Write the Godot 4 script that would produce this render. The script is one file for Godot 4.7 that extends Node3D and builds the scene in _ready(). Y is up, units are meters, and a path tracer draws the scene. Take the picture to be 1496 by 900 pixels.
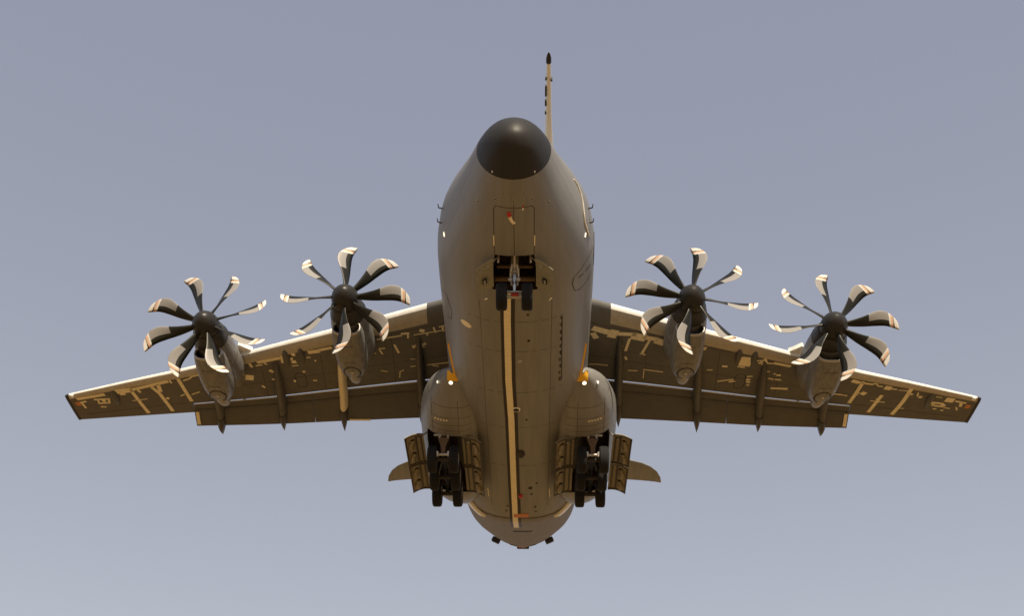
extends Node3D
# A four-engine transport aircraft seen from the ground as it flies over, gear and flaps down.
# Aircraft axes: x across, s metres aft of the nose tip, h metres above the belly. V(x, s, h) turns them into Godot's.

const HEIGHT := 26.78        # belly above the ground
var plane: Node3D
var M := {}

func _ready():
	# ---- camera, sky, sun, exposure
	var cam := Camera3D.new(); cam.name = "camera"; add_child(cam)
	cam.position = Vector3(0.691, HEIGHT - 25.084, 27.387)
	cam.rotation_degrees = Vector3(35.936, 1.342, 0.877)
	cam.fov = 28.765; cam.near = 0.1; cam.far = 40000.0; cam.current = true
	var env := Environment.new()
	var sm := ProceduralSkyMaterial.new()
	sm.sky_top_color = Color(0.464, 0.481, 0.541)
	sm.sky_horizon_color = Color(0.770, 0.787, 0.808)
	sm.sky_curve = 0.22
	sm.ground_horizon_color = Color(0.5, 0.45, 0.38); sm.ground_bottom_color = Color(0.36, 0.28, 0.2)
	sm.sun_angle_max = 1.0
	var sky := Sky.new(); sky.sky_material = sm
	env.background_mode = Environment.BG_SKY; env.sky = sky
	env.background_energy_multiplier = 1.06
	env.tonemap_mode = Environment.TONE_MAPPER_LINEAR; env.tonemap_exposure = 1.45
	env.sdfgi_enabled = true; env.ssao_enabled = true; env.ssil_enabled = true
	var we := WorldEnvironment.new(); we.name = "world_environment"; we.environment = env; add_child(we)
	var sun := DirectionalLight3D.new(); sun.name = "sun"
	sun.light_energy = 1.6; sun.light_color = Color(1.0, 0.93, 0.82); sun.light_angular_distance = 0.5; sun.shadow_enabled = true
	sun.rotation_degrees = Vector3(-43, 17, 0)
	add_child(sun)
	materials()
	build_ground()
	plane = Node3D.new(); plane.name = "transport_aircraft"; add_child(plane)
	plane.position = Vector3(0, HEIGHT, 0)
	plane.set_meta("label", "grey four-engine propeller transport aircraft flying overhead with wheels and flaps down")
	plane.set_meta("category", "aircraft")
	build_fuselage()
	for sg in [-1, 1]: build_sponson(sg)
	for sg in [-1, 1]: build_wing(sg)
	build_tail()
	for e in [[-7.07, 12.3, 4.02, 1, 2.0], [-13.14, 13.95, 3.86, -1, 22.0], [7.07, 12.3, 4.02, -1, 34.0], [13.14, 13.95, 3.86, 1, 5.0]]:
		build_engine(e[0], e[1], e[2]); build_propeller(e[0], e[1], e[2], e[3], e[4])
	build_nose_gear()
	for sg in [-1, 1]: build_main_gear(sg)

# ---------------------------------------------------------------- helpers
func V(x, s, h) -> Vector3: return Vector3(x, h, -s)

func pch(t: Array, j: int, x: float) -> float:      # monotone cubic through column j of table t, keyed by column 0
	var n := t.size()
	if x <= t[0][0]: return t[0][j]
	if x >= t[n - 1][0]: return t[n - 1][j]
	var i := 0
	while x > t[i + 1][0]: i += 1
	var h: float = t[i + 1][0] - t[i][0]
	var d: float = (t[i + 1][j] - t[i][j]) / h
	var m0 := d; var m1 := d
	if i > 0: m0 = slope(t, j, i)
	if i < n - 2: m1 = slope(t, j, i + 1)
	var u = (x - t[i][0]) / h
	return (2*u*u*u - 3*u*u + 1) * t[i][j] + (u*u*u - 2*u*u + u) * h * m0 + (3*u*u - 2*u*u*u) * t[i + 1][j] + (u*u*u - u*u) * h * m1

func slope(t: Array, j: int, i: int) -> float:
	var ha: float = t[i][0] - t[i - 1][0]; var hb: float = t[i + 1][0] - t[i][0]
	var da: float = (t[i][j] - t[i - 1][j]) / ha; var db: float = (t[i + 1][j] - t[i][j]) / hb
	if da * db <= 0.0: return 0.0
	var w1 := 2*hb + ha; var w2 := hb + 2*ha
	return (w1 + w2) / (w1 / da + w2 / db)

class Buf:
	var v := PackedVector3Array(); var n := PackedVector3Array(); var c := PackedColorArray(); var idx := PackedInt32Array(); var colored := false
	func tri(a, b, d):
		# clockwise seen from the side the normals point to
		var f := (v[b] - v[a]).cross(v[d] - v[a])
		if f.dot(n[a] + n[b] + n[d]) > 0.0: idx.append_array([a, d, b])
		else: idx.append_array([a, b, d])
	func grid(R: Array, wrap := false, skip = null, toward = null, cols = null):   # R: rings of points; toward: a vector the normals should face (else outwards)
		var base := v.size(); var nr := R.size(); var nc: int = R[0].size()
		var ns := PackedVector3Array(); var sum := 0.0
		for i in nr:
			var ctr := Vector3.ZERO
			for p in R[i]: ctr += p
			ctr /= nc
			for j in nc:
				var jm := j - 1; var jp := j + 1
				if wrap: jm = (j + nc - 1) % nc; jp = (j + 1) % nc
				else: jm = max(jm, 0); jp = min(jp, nc - 1)
				var a: Vector3 = R[i][jp] - R[i][jm]
				var b: Vector3 = R[min(i + 1, nr - 1)][j] - R[max(i - 1, 0)][j]
				var q := a.cross(b)
				if q.length() < 1e-9: q = Vector3.ZERO
				else: q = q.normalized()
				ns.append(q)
				sum += q.dot(toward) if toward != null else q.dot((R[i][j] - ctr).normalized())
		var f := 1.0 if sum >= 0.0 else -1.0
		for i in nr:
			for j in nc:
				var q: Vector3 = ns[i * nc + j] * f
				if q == Vector3.ZERO:
					var k: int = i + 1 if i < nr / 2 else i - 1
					q = ns[k * nc + j] * f
					if q == Vector3.ZERO: q = Vector3.UP
				v.append(R[i][j]); n.append(q)
				c.append(Color.WHITE if cols == null else (cols[i][j] if cols[i] is Array else cols[i]))
		if cols != null: colored = true
		for i in nr - 1:
			for j in (nc if wrap else nc - 1):
				if skip != null and skip.call(i, j): continue
				var j2 := (j + 1) % nc
				var a := base + i * nc + j; var b := base + i * nc + j2; var d := base + (i + 1) * nc + j; var e := base + (i + 1) * nc + j2
				if v[a] != v[b]: tri(a, b, e)
				if v[d] != v[e]: tri(a, e, d)
	func fan(P: Array, dir: Vector3):      # flat cap facing dir
		var base := v.size(); var ctr := Vector3.ZERO
		for p in P: ctr += p
		ctr /= P.size()
		v.append(ctr); n.append(dir); c.append(Color.WHITE)
		for p in P: v.append(p); n.append(dir); c.append(Color.WHITE)
		for i in P.size(): tri(base, base + 1 + i, base + 1 + (i + 1) % P.size())
	func quad(a: Vector3, b: Vector3, d: Vector3, e: Vector3, dir: Vector3):
		var base := v.size(); var q := (b - a).cross(d - a).normalized()
		if q.dot(dir) < 0: q = -q
		for p in [a, b, d, e]: v.append(p); n.append(q); c.append(Color.WHITE)
		tri(base, base + 1, base + 2); tri(base, base + 2, base + 3)
	func box(ctr: Vector3, size: Vector3, bs := Basis.IDENTITY, bev := 0.0):
		# chamfered along its long edges when bev > 0
		var hx := size.x / 2; var hy := size.y / 2; var hz := size.z / 2
		var prof: Array
		if bev > 0.0: prof = [[hx - bev, hy], [hx, hy - bev], [hx, bev - hy], [hx - bev, -hy], [bev - hx, -hy], [-hx, bev - hy], [-hx, hy - bev], [bev - hx, hy]]
		else: prof = [[hx, hy], [hx, -hy], [-hx, -hy], [-hx, hy]]
		var A := []; var B := []
		for p in prof:
			A.append(ctr + bs * Vector3(p[0], p[1], hz)); B.append(ctr + bs * Vector3(p[0], p[1], -hz))
		for i in prof.size():
			var k := (i + 1) % prof.size()
			quad(A[i], A[k], B[k], B[i], (A[i] + A[k]) / 2 - bs * Vector3(0, 0, hz) - ctr)
		fan(A, bs * Vector3(0, 0, 1)); fan(B, bs * Vector3(0, 0, -1))
	func tube(P: Array, rad: Array, seg := 12, caps := true, flat := 1.0):
		var R := []
		for i in P.size():
			var d: Vector3 = (P[min(i + 1, P.size() - 1)] - P[max(i - 1, 0)]).normalized()
			var u := d.cross(Vector3.UP if abs(d.y) < 0.95 else Vector3.RIGHT).normalized(); var w := u.cross(d)
			var ring := []
			for k in seg:
				var a := TAU * k / seg
				ring.append(P[i] + (u * cos(a) + w * sin(a) * flat) * rad[i])
			R.append(ring)
		grid(R, true)
		if caps:
			fan(R[0], (P[0] - P[1]).normalized()); fan(R[-1], (P[-1] - P[-2]).normalized())
	func lathe(o: Vector3, ax: Vector3, prof: Array, seg := 32, cols = null):   # prof: [distance along ax, radius]
		var u := ax.cross(Vector3.UP if abs(ax.y) < 0.9 else Vector3.RIGHT).normalized(); var w := u.cross(ax)
		var R := []
		for p in prof:
			var ring := []
			for k in seg:
				var a := TAU * k / seg
				ring.append(o + ax * p[0] + (u * cos(a) + w * sin(a)) * p[1])
			R.append(ring)
		grid(R, true, null, null, cols)
	func mesh() -> ArrayMesh:
		var a := []; a.resize(Mesh.ARRAY_MAX)
		a[Mesh.ARRAY_VERTEX] = v; a[Mesh.ARRAY_NORMAL] = n; a[Mesh.ARRAY_INDEX] = idx
		if colored: a[Mesh.ARRAY_COLOR] = c
		var m := ArrayMesh.new(); m.add_surface_from_arrays(Mesh.PRIMITIVE_TRIANGLES, a)
		return m

var count := {}
func part(called: String, b, mat: Material, parent: Node3D, label := "") -> MeshInstance3D:
	var o := MeshInstance3D.new()
	var key := str(parent.get_instance_id()) + called
	count[key] = count.get(key, -1) + 1
	o.name = called if count[key] == 0 else "%s_%03d" % [called, count[key]]
	o.mesh = b.mesh() if b is Buf else b
	o.material_override = mat
	parent.add_child(o, true)
	if label != "": o.set_meta("label", label)
	return o

# ---------------------------------------------------------------- materials
func noise_tex(freq: float, lo: float, hi: float, oct := 4, sd := 1) -> NoiseTexture2D:
	var f := FastNoiseLite.new(); f.noise_type = FastNoiseLite.TYPE_SIMPLEX_SMOOTH; f.frequency = freq; f.fractal_octaves = oct; f.seed = sd
	var g := Gradient.new(); g.colors = PackedColorArray([Color(lo, lo, lo), Color((lo + hi) / 2, (lo + hi) / 2, (lo + hi) / 2), Color(hi, hi, hi)]); g.offsets = PackedFloat32Array([0.2, 0.5, 0.8])
	var t := NoiseTexture2D.new(); t.width = 512; t.height = 512; t.seamless = true; t.noise = f; t.color_ramp = g
	return t

func mat(key: String, col: Color, rough := 0.5, metal := 0.0, tex = null, scale := Vector3(0.2, 0.2, 0.2)) -> StandardMaterial3D:
	# col holds linear values
	var m := StandardMaterial3D.new(); m.albedo_color = col.linear_to_srgb(); m.roughness = rough; m.metallic = metal
	if tex != null:
		m.albedo_texture = tex; m.uv1_triplanar = true; m.uv1_scale = scale
	m.metallic_specular = 0.35
	M[key] = m
	return m

func materials():
	var soft := noise_tex(0.012, 0.93, 1.0, 5, 3)
	var dirty := noise_tex(0.02, 0.82, 1.0, 5, 8)
	var streak := Vector3(0.55, 0.55, 0.045)
	var grime := noise_tex(0.01, 0.925, 1.0, 5, 31)
	mat("paint", Color(0.205, 0.204, 0.194), 0.46, 0.0, grime, streak)
	M.paint.metallic_specular = 0.5
	mat("paint_ramp", Color(0.24, 0.225, 0.20), 0.65, 0.0, soft, streak)  # fuselage paint warmed and dulled, with reflected ground put into the colour
	M.paint_ramp.metallic_specular = 0.15
	mat("wing_paint", Color(0.128, 0.124, 0.114), 0.58, 0.0, soft, Vector3(0.25, 0.25, 0.25))  # the fuselage grey made darker, shade under the wing put into it
	mat("flap_paint", Color(0.118, 0.112, 0.10), 0.5, 0.0, soft, Vector3(0.2, 0.2, 0.4))
	mat("tail_cone", Color(0.085, 0.08, 0.074), 0.5, 0.0, soft, Vector3(0.3, 0.3, 0.3))
	mat("front_cowl", Color(0.05, 0.048, 0.044), 0.45, 0.0, dirty, Vector3(0.6, 0.6, 0.3))
	mat("nacelle", Color(0.225, 0.222, 0.21), 0.4, 0.0, dirty, Vector3(0.5, 0.5, 0.15))
	mat("radome", Color(0.027, 0.026, 0.025), 0.5, 0.0, soft, Vector3(0.4, 0.4, 0.4))
	mat("black", Color(0.012, 0.012, 0.012), 0.55)
	mat("spinner", Color(0.028, 0.027, 0.025), 0.38, 0.0, soft, Vector3(1, 1, 1))
	mat("cream", Color(0.86, 0.76, 0.52), 0.55, 0.0, soft, Vector3(0.8, 0.8, 0.8))
	mat("strip", Color(0.88, 0.86, 0.80), 0.35, 0.0, soft, Vector3(0.4, 0.4, 0.4))  # near-white that carries the sunlit line along the wing edges
	mat("edge", Color(0.47, 0.42, 0.33), 0.4, 0.0, soft, Vector3(0.4, 0.4, 0.4))
	mat("stripe_dark", Color(0.036, 0.031, 0.026), 0.6)
	mat("seam", Color(0.06, 0.054, 0.045), 0.7)
	mat("rubber", Color(0.014, 0.014, 0.015), 0.8, 0.0, dirty, Vector3(1, 1, 1))
	mat("rim", Color(0.35, 0.34, 0.32), 0.45, 0.3)
	mat("steel", Color(0.42, 0.41, 0.38), 0.4, 0.6)
	mat("chrome", Color(0.45, 0.45, 0.45), 0.25, 1.0)
	mat("gear_paint", Color(0.32, 0.30, 0.24), 0.45, 0.0, dirty, Vector3(1, 1, 1))
	mat("nose_door", Color(0.33, 0.32, 0.24), 0.6, 0.0, dirty, Vector3(0.8, 0.8, 0.8))
	mat("door_frame", Color(0.095, 0.08, 0.058), 0.55, 0.0, dirty, Vector3(0.8, 0.8, 0.8))
	mat("door_inside", Color(0.32, 0.28, 0.20), 0.55, 0.0, dirty, Vector3(0.8, 0.8, 0.8))
	mat("strut_dark", Color(0.06, 0.055, 0.05), 0.5, 0.0, dirty, Vector3(1, 1, 1))
	mat("beam", Color(0.15, 0.098, 0.055), 0.6, 0.0, dirty, Vector3(1, 1, 1))
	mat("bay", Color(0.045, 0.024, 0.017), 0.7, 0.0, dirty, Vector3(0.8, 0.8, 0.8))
	mat("yellow", Color(0.78, 0.42, 0.03), 0.5)
	mat("orange", Color(0.52, 0.20, 0.08), 0.5)
	mat("red", Color(0.42, 0.03, 0.02), 0.4)
	mat("white", Color(0.8, 0.78, 0.72), 0.45)
	mat("glass_dark", Color(0.02, 0.022, 0.025), 0.06)
	var bl := mat("blade", Color(1, 1, 1), 0.4); bl.vertex_color_use_as_albedo = true
	var g := mat("ground", Color(0.255, 0.168, 0.074), 0.95, 0.0, noise_tex(0.01, 0.8, 1.0, 6, 21), Vector3(0.02, 0.02, 0.02)); g.uv1_world_triplanar = true
	var l := mat("lamp", Color(0.9, 0.88, 0.8), 0.2); l.emission_enabled = true; l.emission = Color(1.0, 0.93, 0.78); l.emission_energy_multiplier = 1.1

# ---------------------------------------------------------------- the setting
func build_ground():
	var b := Buf.new()
	var R := []
	for r in [0.0, 40.0, 120.0, 400.0, 1500.0, 6000.0, 20000.0]:
		var ring := []
		for k in 48: ring.append(Vector3(cos(TAU * k / 48) * r, 0, sin(TAU * k / 48) * r - 10.0))
		R.append(ring)
	b.grid(R, true, null, Vector3.UP)
	var o := part("ground", b, M.ground, self, "dry sandy ground stretching to the horizon under the aircraft")
	o.set_meta("kind", "structure")

# ---------------------------------------------------------------- fuselage
const FUS := [
	[0.0, 0.02, 1.74, 1.76, 1.78, 2.0], [0.30, 0.62, 1.24, 1.88, 2.52, 2.0], [0.70, 0.93, 1.03, 1.99, 2.95, 2.0],
	[1.32, 1.22, 0.80, 2.12, 3.30, 2.05], [2.3, 1.57, 0.51, 2.28, 3.72, 2.1], [3.3, 1.97, 0.29, 2.45, 4.35, 2.15], [4.4, 2.39, 0.13, 2.62, 5.05, 2.2],
	[5.5, 2.70, 0.04, 2.72, 5.75, 2.25], [7.0, 2.88, 0.0, 2.8, 5.9, 2.35], [9.0, 2.90, 0.0, 2.82, 5.9, 2.4], [23.0, 2.90, 0.0, 2.82, 5.9, 2.4],
	[24.2, 2.90, 0.06, 2.84, 5.9, 2.4], [26.0, 2.87, 0.62, 3.0, 5.9, 2.3], [28.0, 2.80, 1.36, 3.3, 5.9, 2.2], [30.0, 2.72, 2.12, 3.7, 5.9, 2.1],
	[33.0, 2.52, 3.20, 4.5, 5.9, 1.9], [36.0, 2.10, 4.28, 5.3, 6.0, 1.65], [39.0, 1.50, 5.42, 6.1, 6.5, 1.5], [42.0, 0.66, 7.0, 7.2, 7.4, 1.6], [43.6, 0.12, 7.75, 7.8, 7.85, 2.0]]

func fus(s: float) -> Array:
	if s < 0.3:      # the rounded tip
		var u: float = max(0.01, sqrt(s / 0.3))
		return [0.62 * u, lerp(1.76, 1.24, u), lerp(1.76, 1.88, u * u), lerp(1.76, 2.52, u), 2.0]
	return [pch(FUS, 1, s), pch(FUS, 2, s), pch(FUS, 3, s), pch(FUS, 4, s), pch(FUS, 5, s)]
func fus_low(x: float, s: float) -> float:
	var k := fus(s); var f: float = clamp(abs(x) / k[0], 0.0, 1.0)
	return k[2] - (k[2] - k[1]) * pow(1.0 - pow(f, k[4]), 1.0 / k[4])
func fus_pt(s: float, a: float) -> Vector3:     # a: angle, 0 = +x side, -90 deg = keel
	var k := fus(s); var c := cos(a); var q := sin(a)
	var n: float = k[4] if q < 0 else 2.0
	var x: float = k[0] * sign(c) * pow(abs(c), 2.0 / n)
	var h: float = k[2] - (k[2] - k[1]) * pow(abs(q), 2.0 / n) if q < 0 else k[2] + (k[3] - k[2]) * pow(q, 2.0 / n)
	return V(x, s, h)
func fus_n(x: float, s: float) -> Vector3:
	var p := V(x, s, fus_low(x, s)); var e := 0.02
	var sx := -e if x > 0 else e
	var a := V(x + sx, s, fus_low(x + sx, s)) - p; var b := V(x, s + e, fus_low(x, s + e)) - p
	var q := a.cross(b).normalized()
	return q if q.y < 0 or q.dot(Vector3(x, -0.3, 0)) > 0 else -q

func on_belly(P: Array, up := 0.004) -> Array:    # [x, s] pairs -> points on the skin
	var out := []
	for p in P: out.append(V(p[0], p[1], fus_low(p[0], p[1])) + fus_n(p[0], p[1]) * up)
	return out

func belly_strip(called: String, P: Array, w: float, m: Material, parent: Node3D, up := 0.006, label := "", step := 0.35):   # a thin strip of skin along [x, s] points
	var pts := []
	for i in P.size() - 1:
		var a := Vector2(P[i][0], P[i][1]); var b := Vector2(P[i + 1][0], P[i + 1][1])
		var n: int = max(1, int(ceil(a.distance_to(b) / step)))
		for k in n: pts.append(a.lerp(b, float(k) / n))
	pts.append(Vector2(P[-1][0], P[-1][1]))
	var R := []
	for i in pts.size():
		var d: Vector2 = (pts[min(i + 1, pts.size() - 1)] - pts[max(i - 1, 0)]).normalized()
		var q := Vector2(-d.y, d.x) * w / 2
		var l: Vector2 = pts[i] + q; var r: Vector2 = pts[i] - q; var c: Vector2 = pts[i]
		R.append(on_belly([[l.x, l.y], [l.x, l.y], [c.x, c.y], [r.x, r.y], [r.x, r.y]], up))
		R[-1][0] = V(l.x, l.y, fus_low(l.x, l.y)); R[-1][4] = V(r.x, r.y, fus_low(r.x, r.y))
	var b := Buf.new(); b.grid(R, false, null, Vector3.DOWN)
	return part(called, b, m, parent, label)

func belly_disc(called: String, x: float, s: float, rx: float, rs: float, m: Material, parent: Node3D, up := 0.01, label := "", dome := 0.0, turn := 0.0):
	var b := Buf.new(); var R := []
	for q in [0.02, 0.35, 0.7, 0.92, 1.0]:
		var ring := []
		for k in 16:
			var a := TAU * k / 16
			var dx: float = cos(a) * rx * q; var ds: float = sin(a) * rs * q
			var px := x + dx * cos(turn) - ds * sin(turn); var ps := s + dx * sin(turn) + ds * cos(turn)
			ring.append(on_belly([[px, ps]], (up + dome * sqrt(1.0 - q * q)) if q < 1.0 else 0.0)[0])
		R.append(ring)
	b.grid(R, true, null, fus_n(x, s))
	return part(called, b, m, parent, label)

const BAY_F := 0.28
func build_fuselage():
	var fl := []       # lower columns as a share of the half width
	for k in 25:
		var a := PI * k / 24.0
		fl.append(sign(cos(a)) * pow(abs(cos(a)), 0.87))
	fl.append(BAY_F); fl.append(-BAY_F); fl.sort(); fl.reverse()
	var up := []
	for k in range(1, 24): up.append(PI - PI * k / 24.0)
	var ring := func(s):
		var k := fus(s); var r := []
		for f in fl: r.append(V(k[0] * f, s, k[2] - (k[2] - k[1]) * pow(max(0.0, 1.0 - pow(abs(f), k[4])), 1.0 / k[4])))
		for a in up: r.append(fus_pt(s, a))
		return r
	var i0: int = fl.find(BAY_F); var i1: int = fl.find(-BAY_F)
	# nose cone
	var R := []
	for s in [0.0, 0.003, 0.012, 0.027, 0.048, 0.075, 0.108, 0.147, 0.192, 0.243, 0.3, 0.38, 0.48, 0.6, 0.75, 0.92, 1.1, 1.312]: R.append(ring.call(s))
	var b := Buf.new(); b.grid(R, true)
	part("radome", b, M.radome, plane)
	# body
	R = []
	var st := [1.32, 1.328, 1.6, 1.95, 2.3, 2.65, 3.0, 3.3, 3.7, 4.05, 4.4, 4.75, 5.1, 5.5, 5.9, 6.2, 6.6, 7.0, 7.6, 8.3, 9.0]
	for k in range(1, 29): st.append(9.0 + k * 0.5)
	for k in range(1, 42): st.append(23.0 + k * 0.5)
	st.append(43.6)
	for s in st: R.append(ring.call(s))
	b = Buf.new()
	var cut := 0
	while st[cut] < 23.99: cut += 1
	b.grid(R.slice(0, cut + 1), true, func(i, j): return j >= i0 and j < i1 and st[i] >= 4.39 and st[i] < 6.19)
	var f := part("fuselage", b, M.paint, plane)
	b = Buf.new(); b.grid(R.slice(cut), true); part("rear_fuselage", b, M.paint_ramp, plane)
	# the joint of the nose cone, a narrow recessed ring
	b = Buf.new(); R = []
	for q in [[1.312, 1.0], [1.313, 0.985], [1.327, 0.985], [1.328, 1.0]]:
		var r = ring.call(q[0]); var ctr := V(0, q[0], 2.1); var r2 := []
		for p in r: r2.append(ctr + (p - ctr) * (q[1] as float))
		R.append(r2)
	b.grid(R, true); part("nose_joint", b, M.seam, f)
	# nose gear bay: walls and roof
	b = Buf.new()
	var wf := func(s): return fus(s)[0] * BAY_F
	var L := []; var Rr := []; var Lt := []; var Rt := []
	for k in 7:
		var s: float = 4.4 + 1.8 * k / 6.0; var w: float = wf.call(s)
		L.append(V(-w, s, fus_low(w, s))); Lt.append(V(-w, s, 1.1)); Rr.append(V(w, s, fus_low(w, s))); Rt.append(V(w, s, 1.1))
	b.grid([L, Lt], false, null, Vector3.RIGHT); b.grid([Rr, Rt], false, null, Vector3.LEFT); b.grid([Lt, Rt], false, null, Vector3.DOWN)
	b.grid([[L[0], Rr[0]], [Lt[0], Rt[0]]], false, null, Vector3(0, 0, -1)); b.grid([[L[6], Rr[6]], [Lt[6], Rt[6]]], false, null, Vector3(0, 0, 1))
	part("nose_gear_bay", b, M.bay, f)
	b = Buf.new(); b.tube([V(-0.7, 5.9, 0.30), V(0.7, 5.9, 0.30)], [0.09, 0.09]); part("bay_beam", b, M.beam, f)
	b = Buf.new(); b.tube([V(-0.62, 5.35, 0.42), V(0.62, 5.35, 0.42)], [0.06, 0.06]); part("bay_beam", b, M.beam, f)
	for x in [-0.56, 0.56]:
		b = Buf.new(); b.tube([V(x, 4.5, 0.75), V(x * 0.98, 4.75, 0.12)], [0.05, 0.04]); part("bay_jack", b, M.steel, f)
	# closed front doors of the nose gear: seams round them
	for q in [[[0.0, 2.25], [0.0, 4.38]], [[-0.67, 4.38], [-0.67, 2.5], [-0.60, 2.36], [0.60, 2.36], [0.67, 2.5], [0.67, 4.38]]]:
		belly_strip("door_seam", q, 0.022, M.seam, f, 0.003, "", 0.2)
	for x in [-0.68, 0.68]: belly_strip("door_trim", [[x, 3.55], [x, 4.0]], 0.035, M.cream, f, 0.008, "", 0.2)
	# centre line: a cream strip between two dark ones
	var path := [[-0.27, 6.25], [-0.30, 8.0], [-0.32, 12.0], [-0.26, 15.0], [-0.24, 20.0], [-0.21, 24.2], [-0.20, 27.2]]
	var dark := []; 
	for p in path: dark.append([p[0] + 0.01, p[1] + 0.02])
	dark[-1][1] = 27.0
	belly_strip("dark_stripe", dark, 0.52, M.stripe_dark, f, 0.005, "dark band along the belly")
	belly_strip("cream_stripe", path, 0.25, M.cream, f, 0.012, "cream strip running along the middle of the belly")
	# belly fittings
	belly_disc("drain_ring", -0.05, 14.17, 0.17, 0.17, M.white, f, 0.03); belly_disc("drain_hole", -0.05, 14.17, 0.13, 0.13, M.black, f, 0.036)
	belly_disc("antenna_disc", 0.08, 17.83, 0.2, 0.35, M.stripe_dark, f, 0.02, "", 0.06)
	belly_disc("antenna_disc", 0.12, 10.62, 0.1, 0.1, M.rim, f, 0.02, "", 0.05)
	belly_disc("beacon", 0.06, 21.71, 0.11, 0.16, M.red, f, 0.02, "small red beacon under the belly", 0.09)
	belly_disc("access_cover", -1.84, 8.82, 0.21, 0.17, M.cream, f, 0.012, "pale oval access cover on the belly", 0.0, 0.3)
	belly_disc("lamp_and_glint", -2.49, 5.17, 0.022, 0.06, M.lamp, f, 0.012); belly_disc("lamp_and_glint", 2.45, 5.11, 0.022, 0.06, M.lamp, f, 0.012)  # glowing ovals that paint in two glints on the nose sides
	for p in [[-1.17, 2.54], [-0.61, 2.12], [-0.34, 1.83], [-0.01, 2.07], [0.33, 1.83], [0.59, 2.1], [1.13, 2.54]]:
		belly_disc("air_data_port", p[0], p[1], 0.05, 0.05, M.rim, f, 0.006); belly_disc("port_hole", p[0], p[1], 0.025, 0.03, M.black, f, 0.012)
	belly_disc("warning_mark", 0.3, 2.30, 0.03, 0.04, M.red, f, 0.006); belly_disc("warning_mark", 0.3, 2.42, 0.025, 0.05, M.white, f, 0.006)
	belly_strip("light_fairing", [[-0.14, 2.52], [-0.13, 2.72], [-0.07, 2.86], [0.02, 2.96]], 0.10, M.cream, f, 0.03, "cream teardrop behind the red lamp", 0.06)
	belly_disc("anti_collision_lamp", -0.15, 2.60, 0.075, 0.10, M.red, f, 0.03, "red lamp under the nose", 0.06)
	for x in [-0.68, 0.68]: belly_disc("nose_bolt", x, 1.22, 0.02, 0.035, M.white, f, 0.008)
	# row of drain masts on the right of the belly
	belly_strip("panel_seam", [[1.69, 8.2], [1.74, 12.5]], 0.03, M.stripe_dark, f, 0.004)
	for k in 10:
		var s: float = 8.25 + k * 0.46
		b = Buf.new(); b.box(V(1.66 + 0.02 * (k % 2), s, fus_low(1.68, s) - 0.02), Vector3(0.035, 0.06, 0.13 + 0.06 * ((k * 3) % 4) * 0.5)); part("drain_mast", b, M.stripe_dark, f)
	for p in [[0.44, 7.65, 0.05], [0.47, 9.3, 0.06], [0.36, 15.0, 0.05], [0.5, 21.0, 0.1], [0.55, 21.6, 0.06], [0.78, 20.6, 0.05], [-0.55, 22.8, 0.05], [0.72, 22.9, 0.06], [-0.62, 23.3, 0.05], [0.75, 23.4, 0.05]]:
		belly_disc("vent", p[0], p[1], p[2], p[2] * 1.5, M.stripe_dark, f, 0.006)
	for p in [[-1.02, 6.76], [1.24, 6.84]]: belly_strip("door_stop", [[p[0] - 0.05, p[1] + 0.1], [p[0] + 0.05, p[1] - 0.02]], 0.05, M.white, f, 0.02)
	for x in [-1.42, 1.36]: belly_strip("tie_down_mark", [[x, 21.4], [x + 0.02, 22.2]], 0.035, M.cream, f, 0.006)
	# rescue panel on the right flank: outline, with two short lines of print
	belly_strip("panel_outline", [[2.06, 6.35], [2.02, 6.6], [2.12, 7.1], [2.30, 7.25], [2.83, 7.30], [2.83, 6.3], [2.5, 6.15], [2.06, 6.35]], 0.025, M.seam, f, 0.004, "", 0.12)
	for q in [[2.25, 6.55, 2.42], [2.5, 6.62, 2.66]]:
		belly_strip("panel_print", [[q[0], q[1]], [q[2], q[1] + 0.05]], 0.05, M.seam, f, 0.004, "", 0.1)
	belly_strip("panel_outline", [[-2.72, 8.2], [-2.55, 8.1], [-2.38, 8.7], [-2.42, 9.3], [-2.6, 9.5]], 0.022, M.seam, f, 0.004, "", 0.12)
	# frame joints round the body
	for s in [8.1, 10.0, 12.9, 15.6, 18.9]:
		belly_strip("panel_seam", [[-1.75, s], [1.75, s]], 0.014, M.seam, f, 0.003)
	belly_strip("panel_seam", [[-1.28, 7.0], [-1.28, 23.0]], 0.012, M.seam, f, 0.003); belly_strip("panel_seam", [[1.30, 7.0], [1.30, 23.0]], 0.012, M.seam, f, 0.003)
	# ramp hinge line and rear fittings
	belly_strip("ramp_hinge", [[-2.45, 24.15], [-1.2, 24.2], [0, 24.12], [1.2, 24.2], [2.45, 24.15]], 0.07, M.stripe_dark, f, 0.006)
	belly_strip("hinge_plate", [[-0.27, 23.78], [0.42, 23.78]], 0.42, M.orange, f, 0.02, "orange plate on the ramp hinge")
	belly_strip("ramp_handle", [[-0.42, 29.45], [0.56, 29.45]], 0.34, M.stripe_dark, f, 0.03)
	for sg in [-1, 1]:
		belly_strip("sunlit_hinge_strip", [[sg * 2.42, 24.1], [sg * 2.1, 24.4], [sg * 1.75, 24.75]], 0.42, M.white, f, 0.10, "white strip painting in sunlight at the corner of the ramp")  # white strips and caps stand in for sunlight on the hinge corners
		belly_disc("sunlit_hinge_cap", sg * 2.44, 24.05, 0.16, 0.3, M.white, f, 0.06, "", 0.08)
		b = Buf.new(); b.box(V(sg * 1.56, 37.6, 5.22), Vector3(0.48, 0.27, 0.2), Basis(Vector3(0, 0, 1), sg * 0.45), 0.03); part("tail_strake", b, M.stripe_dark, f)
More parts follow.
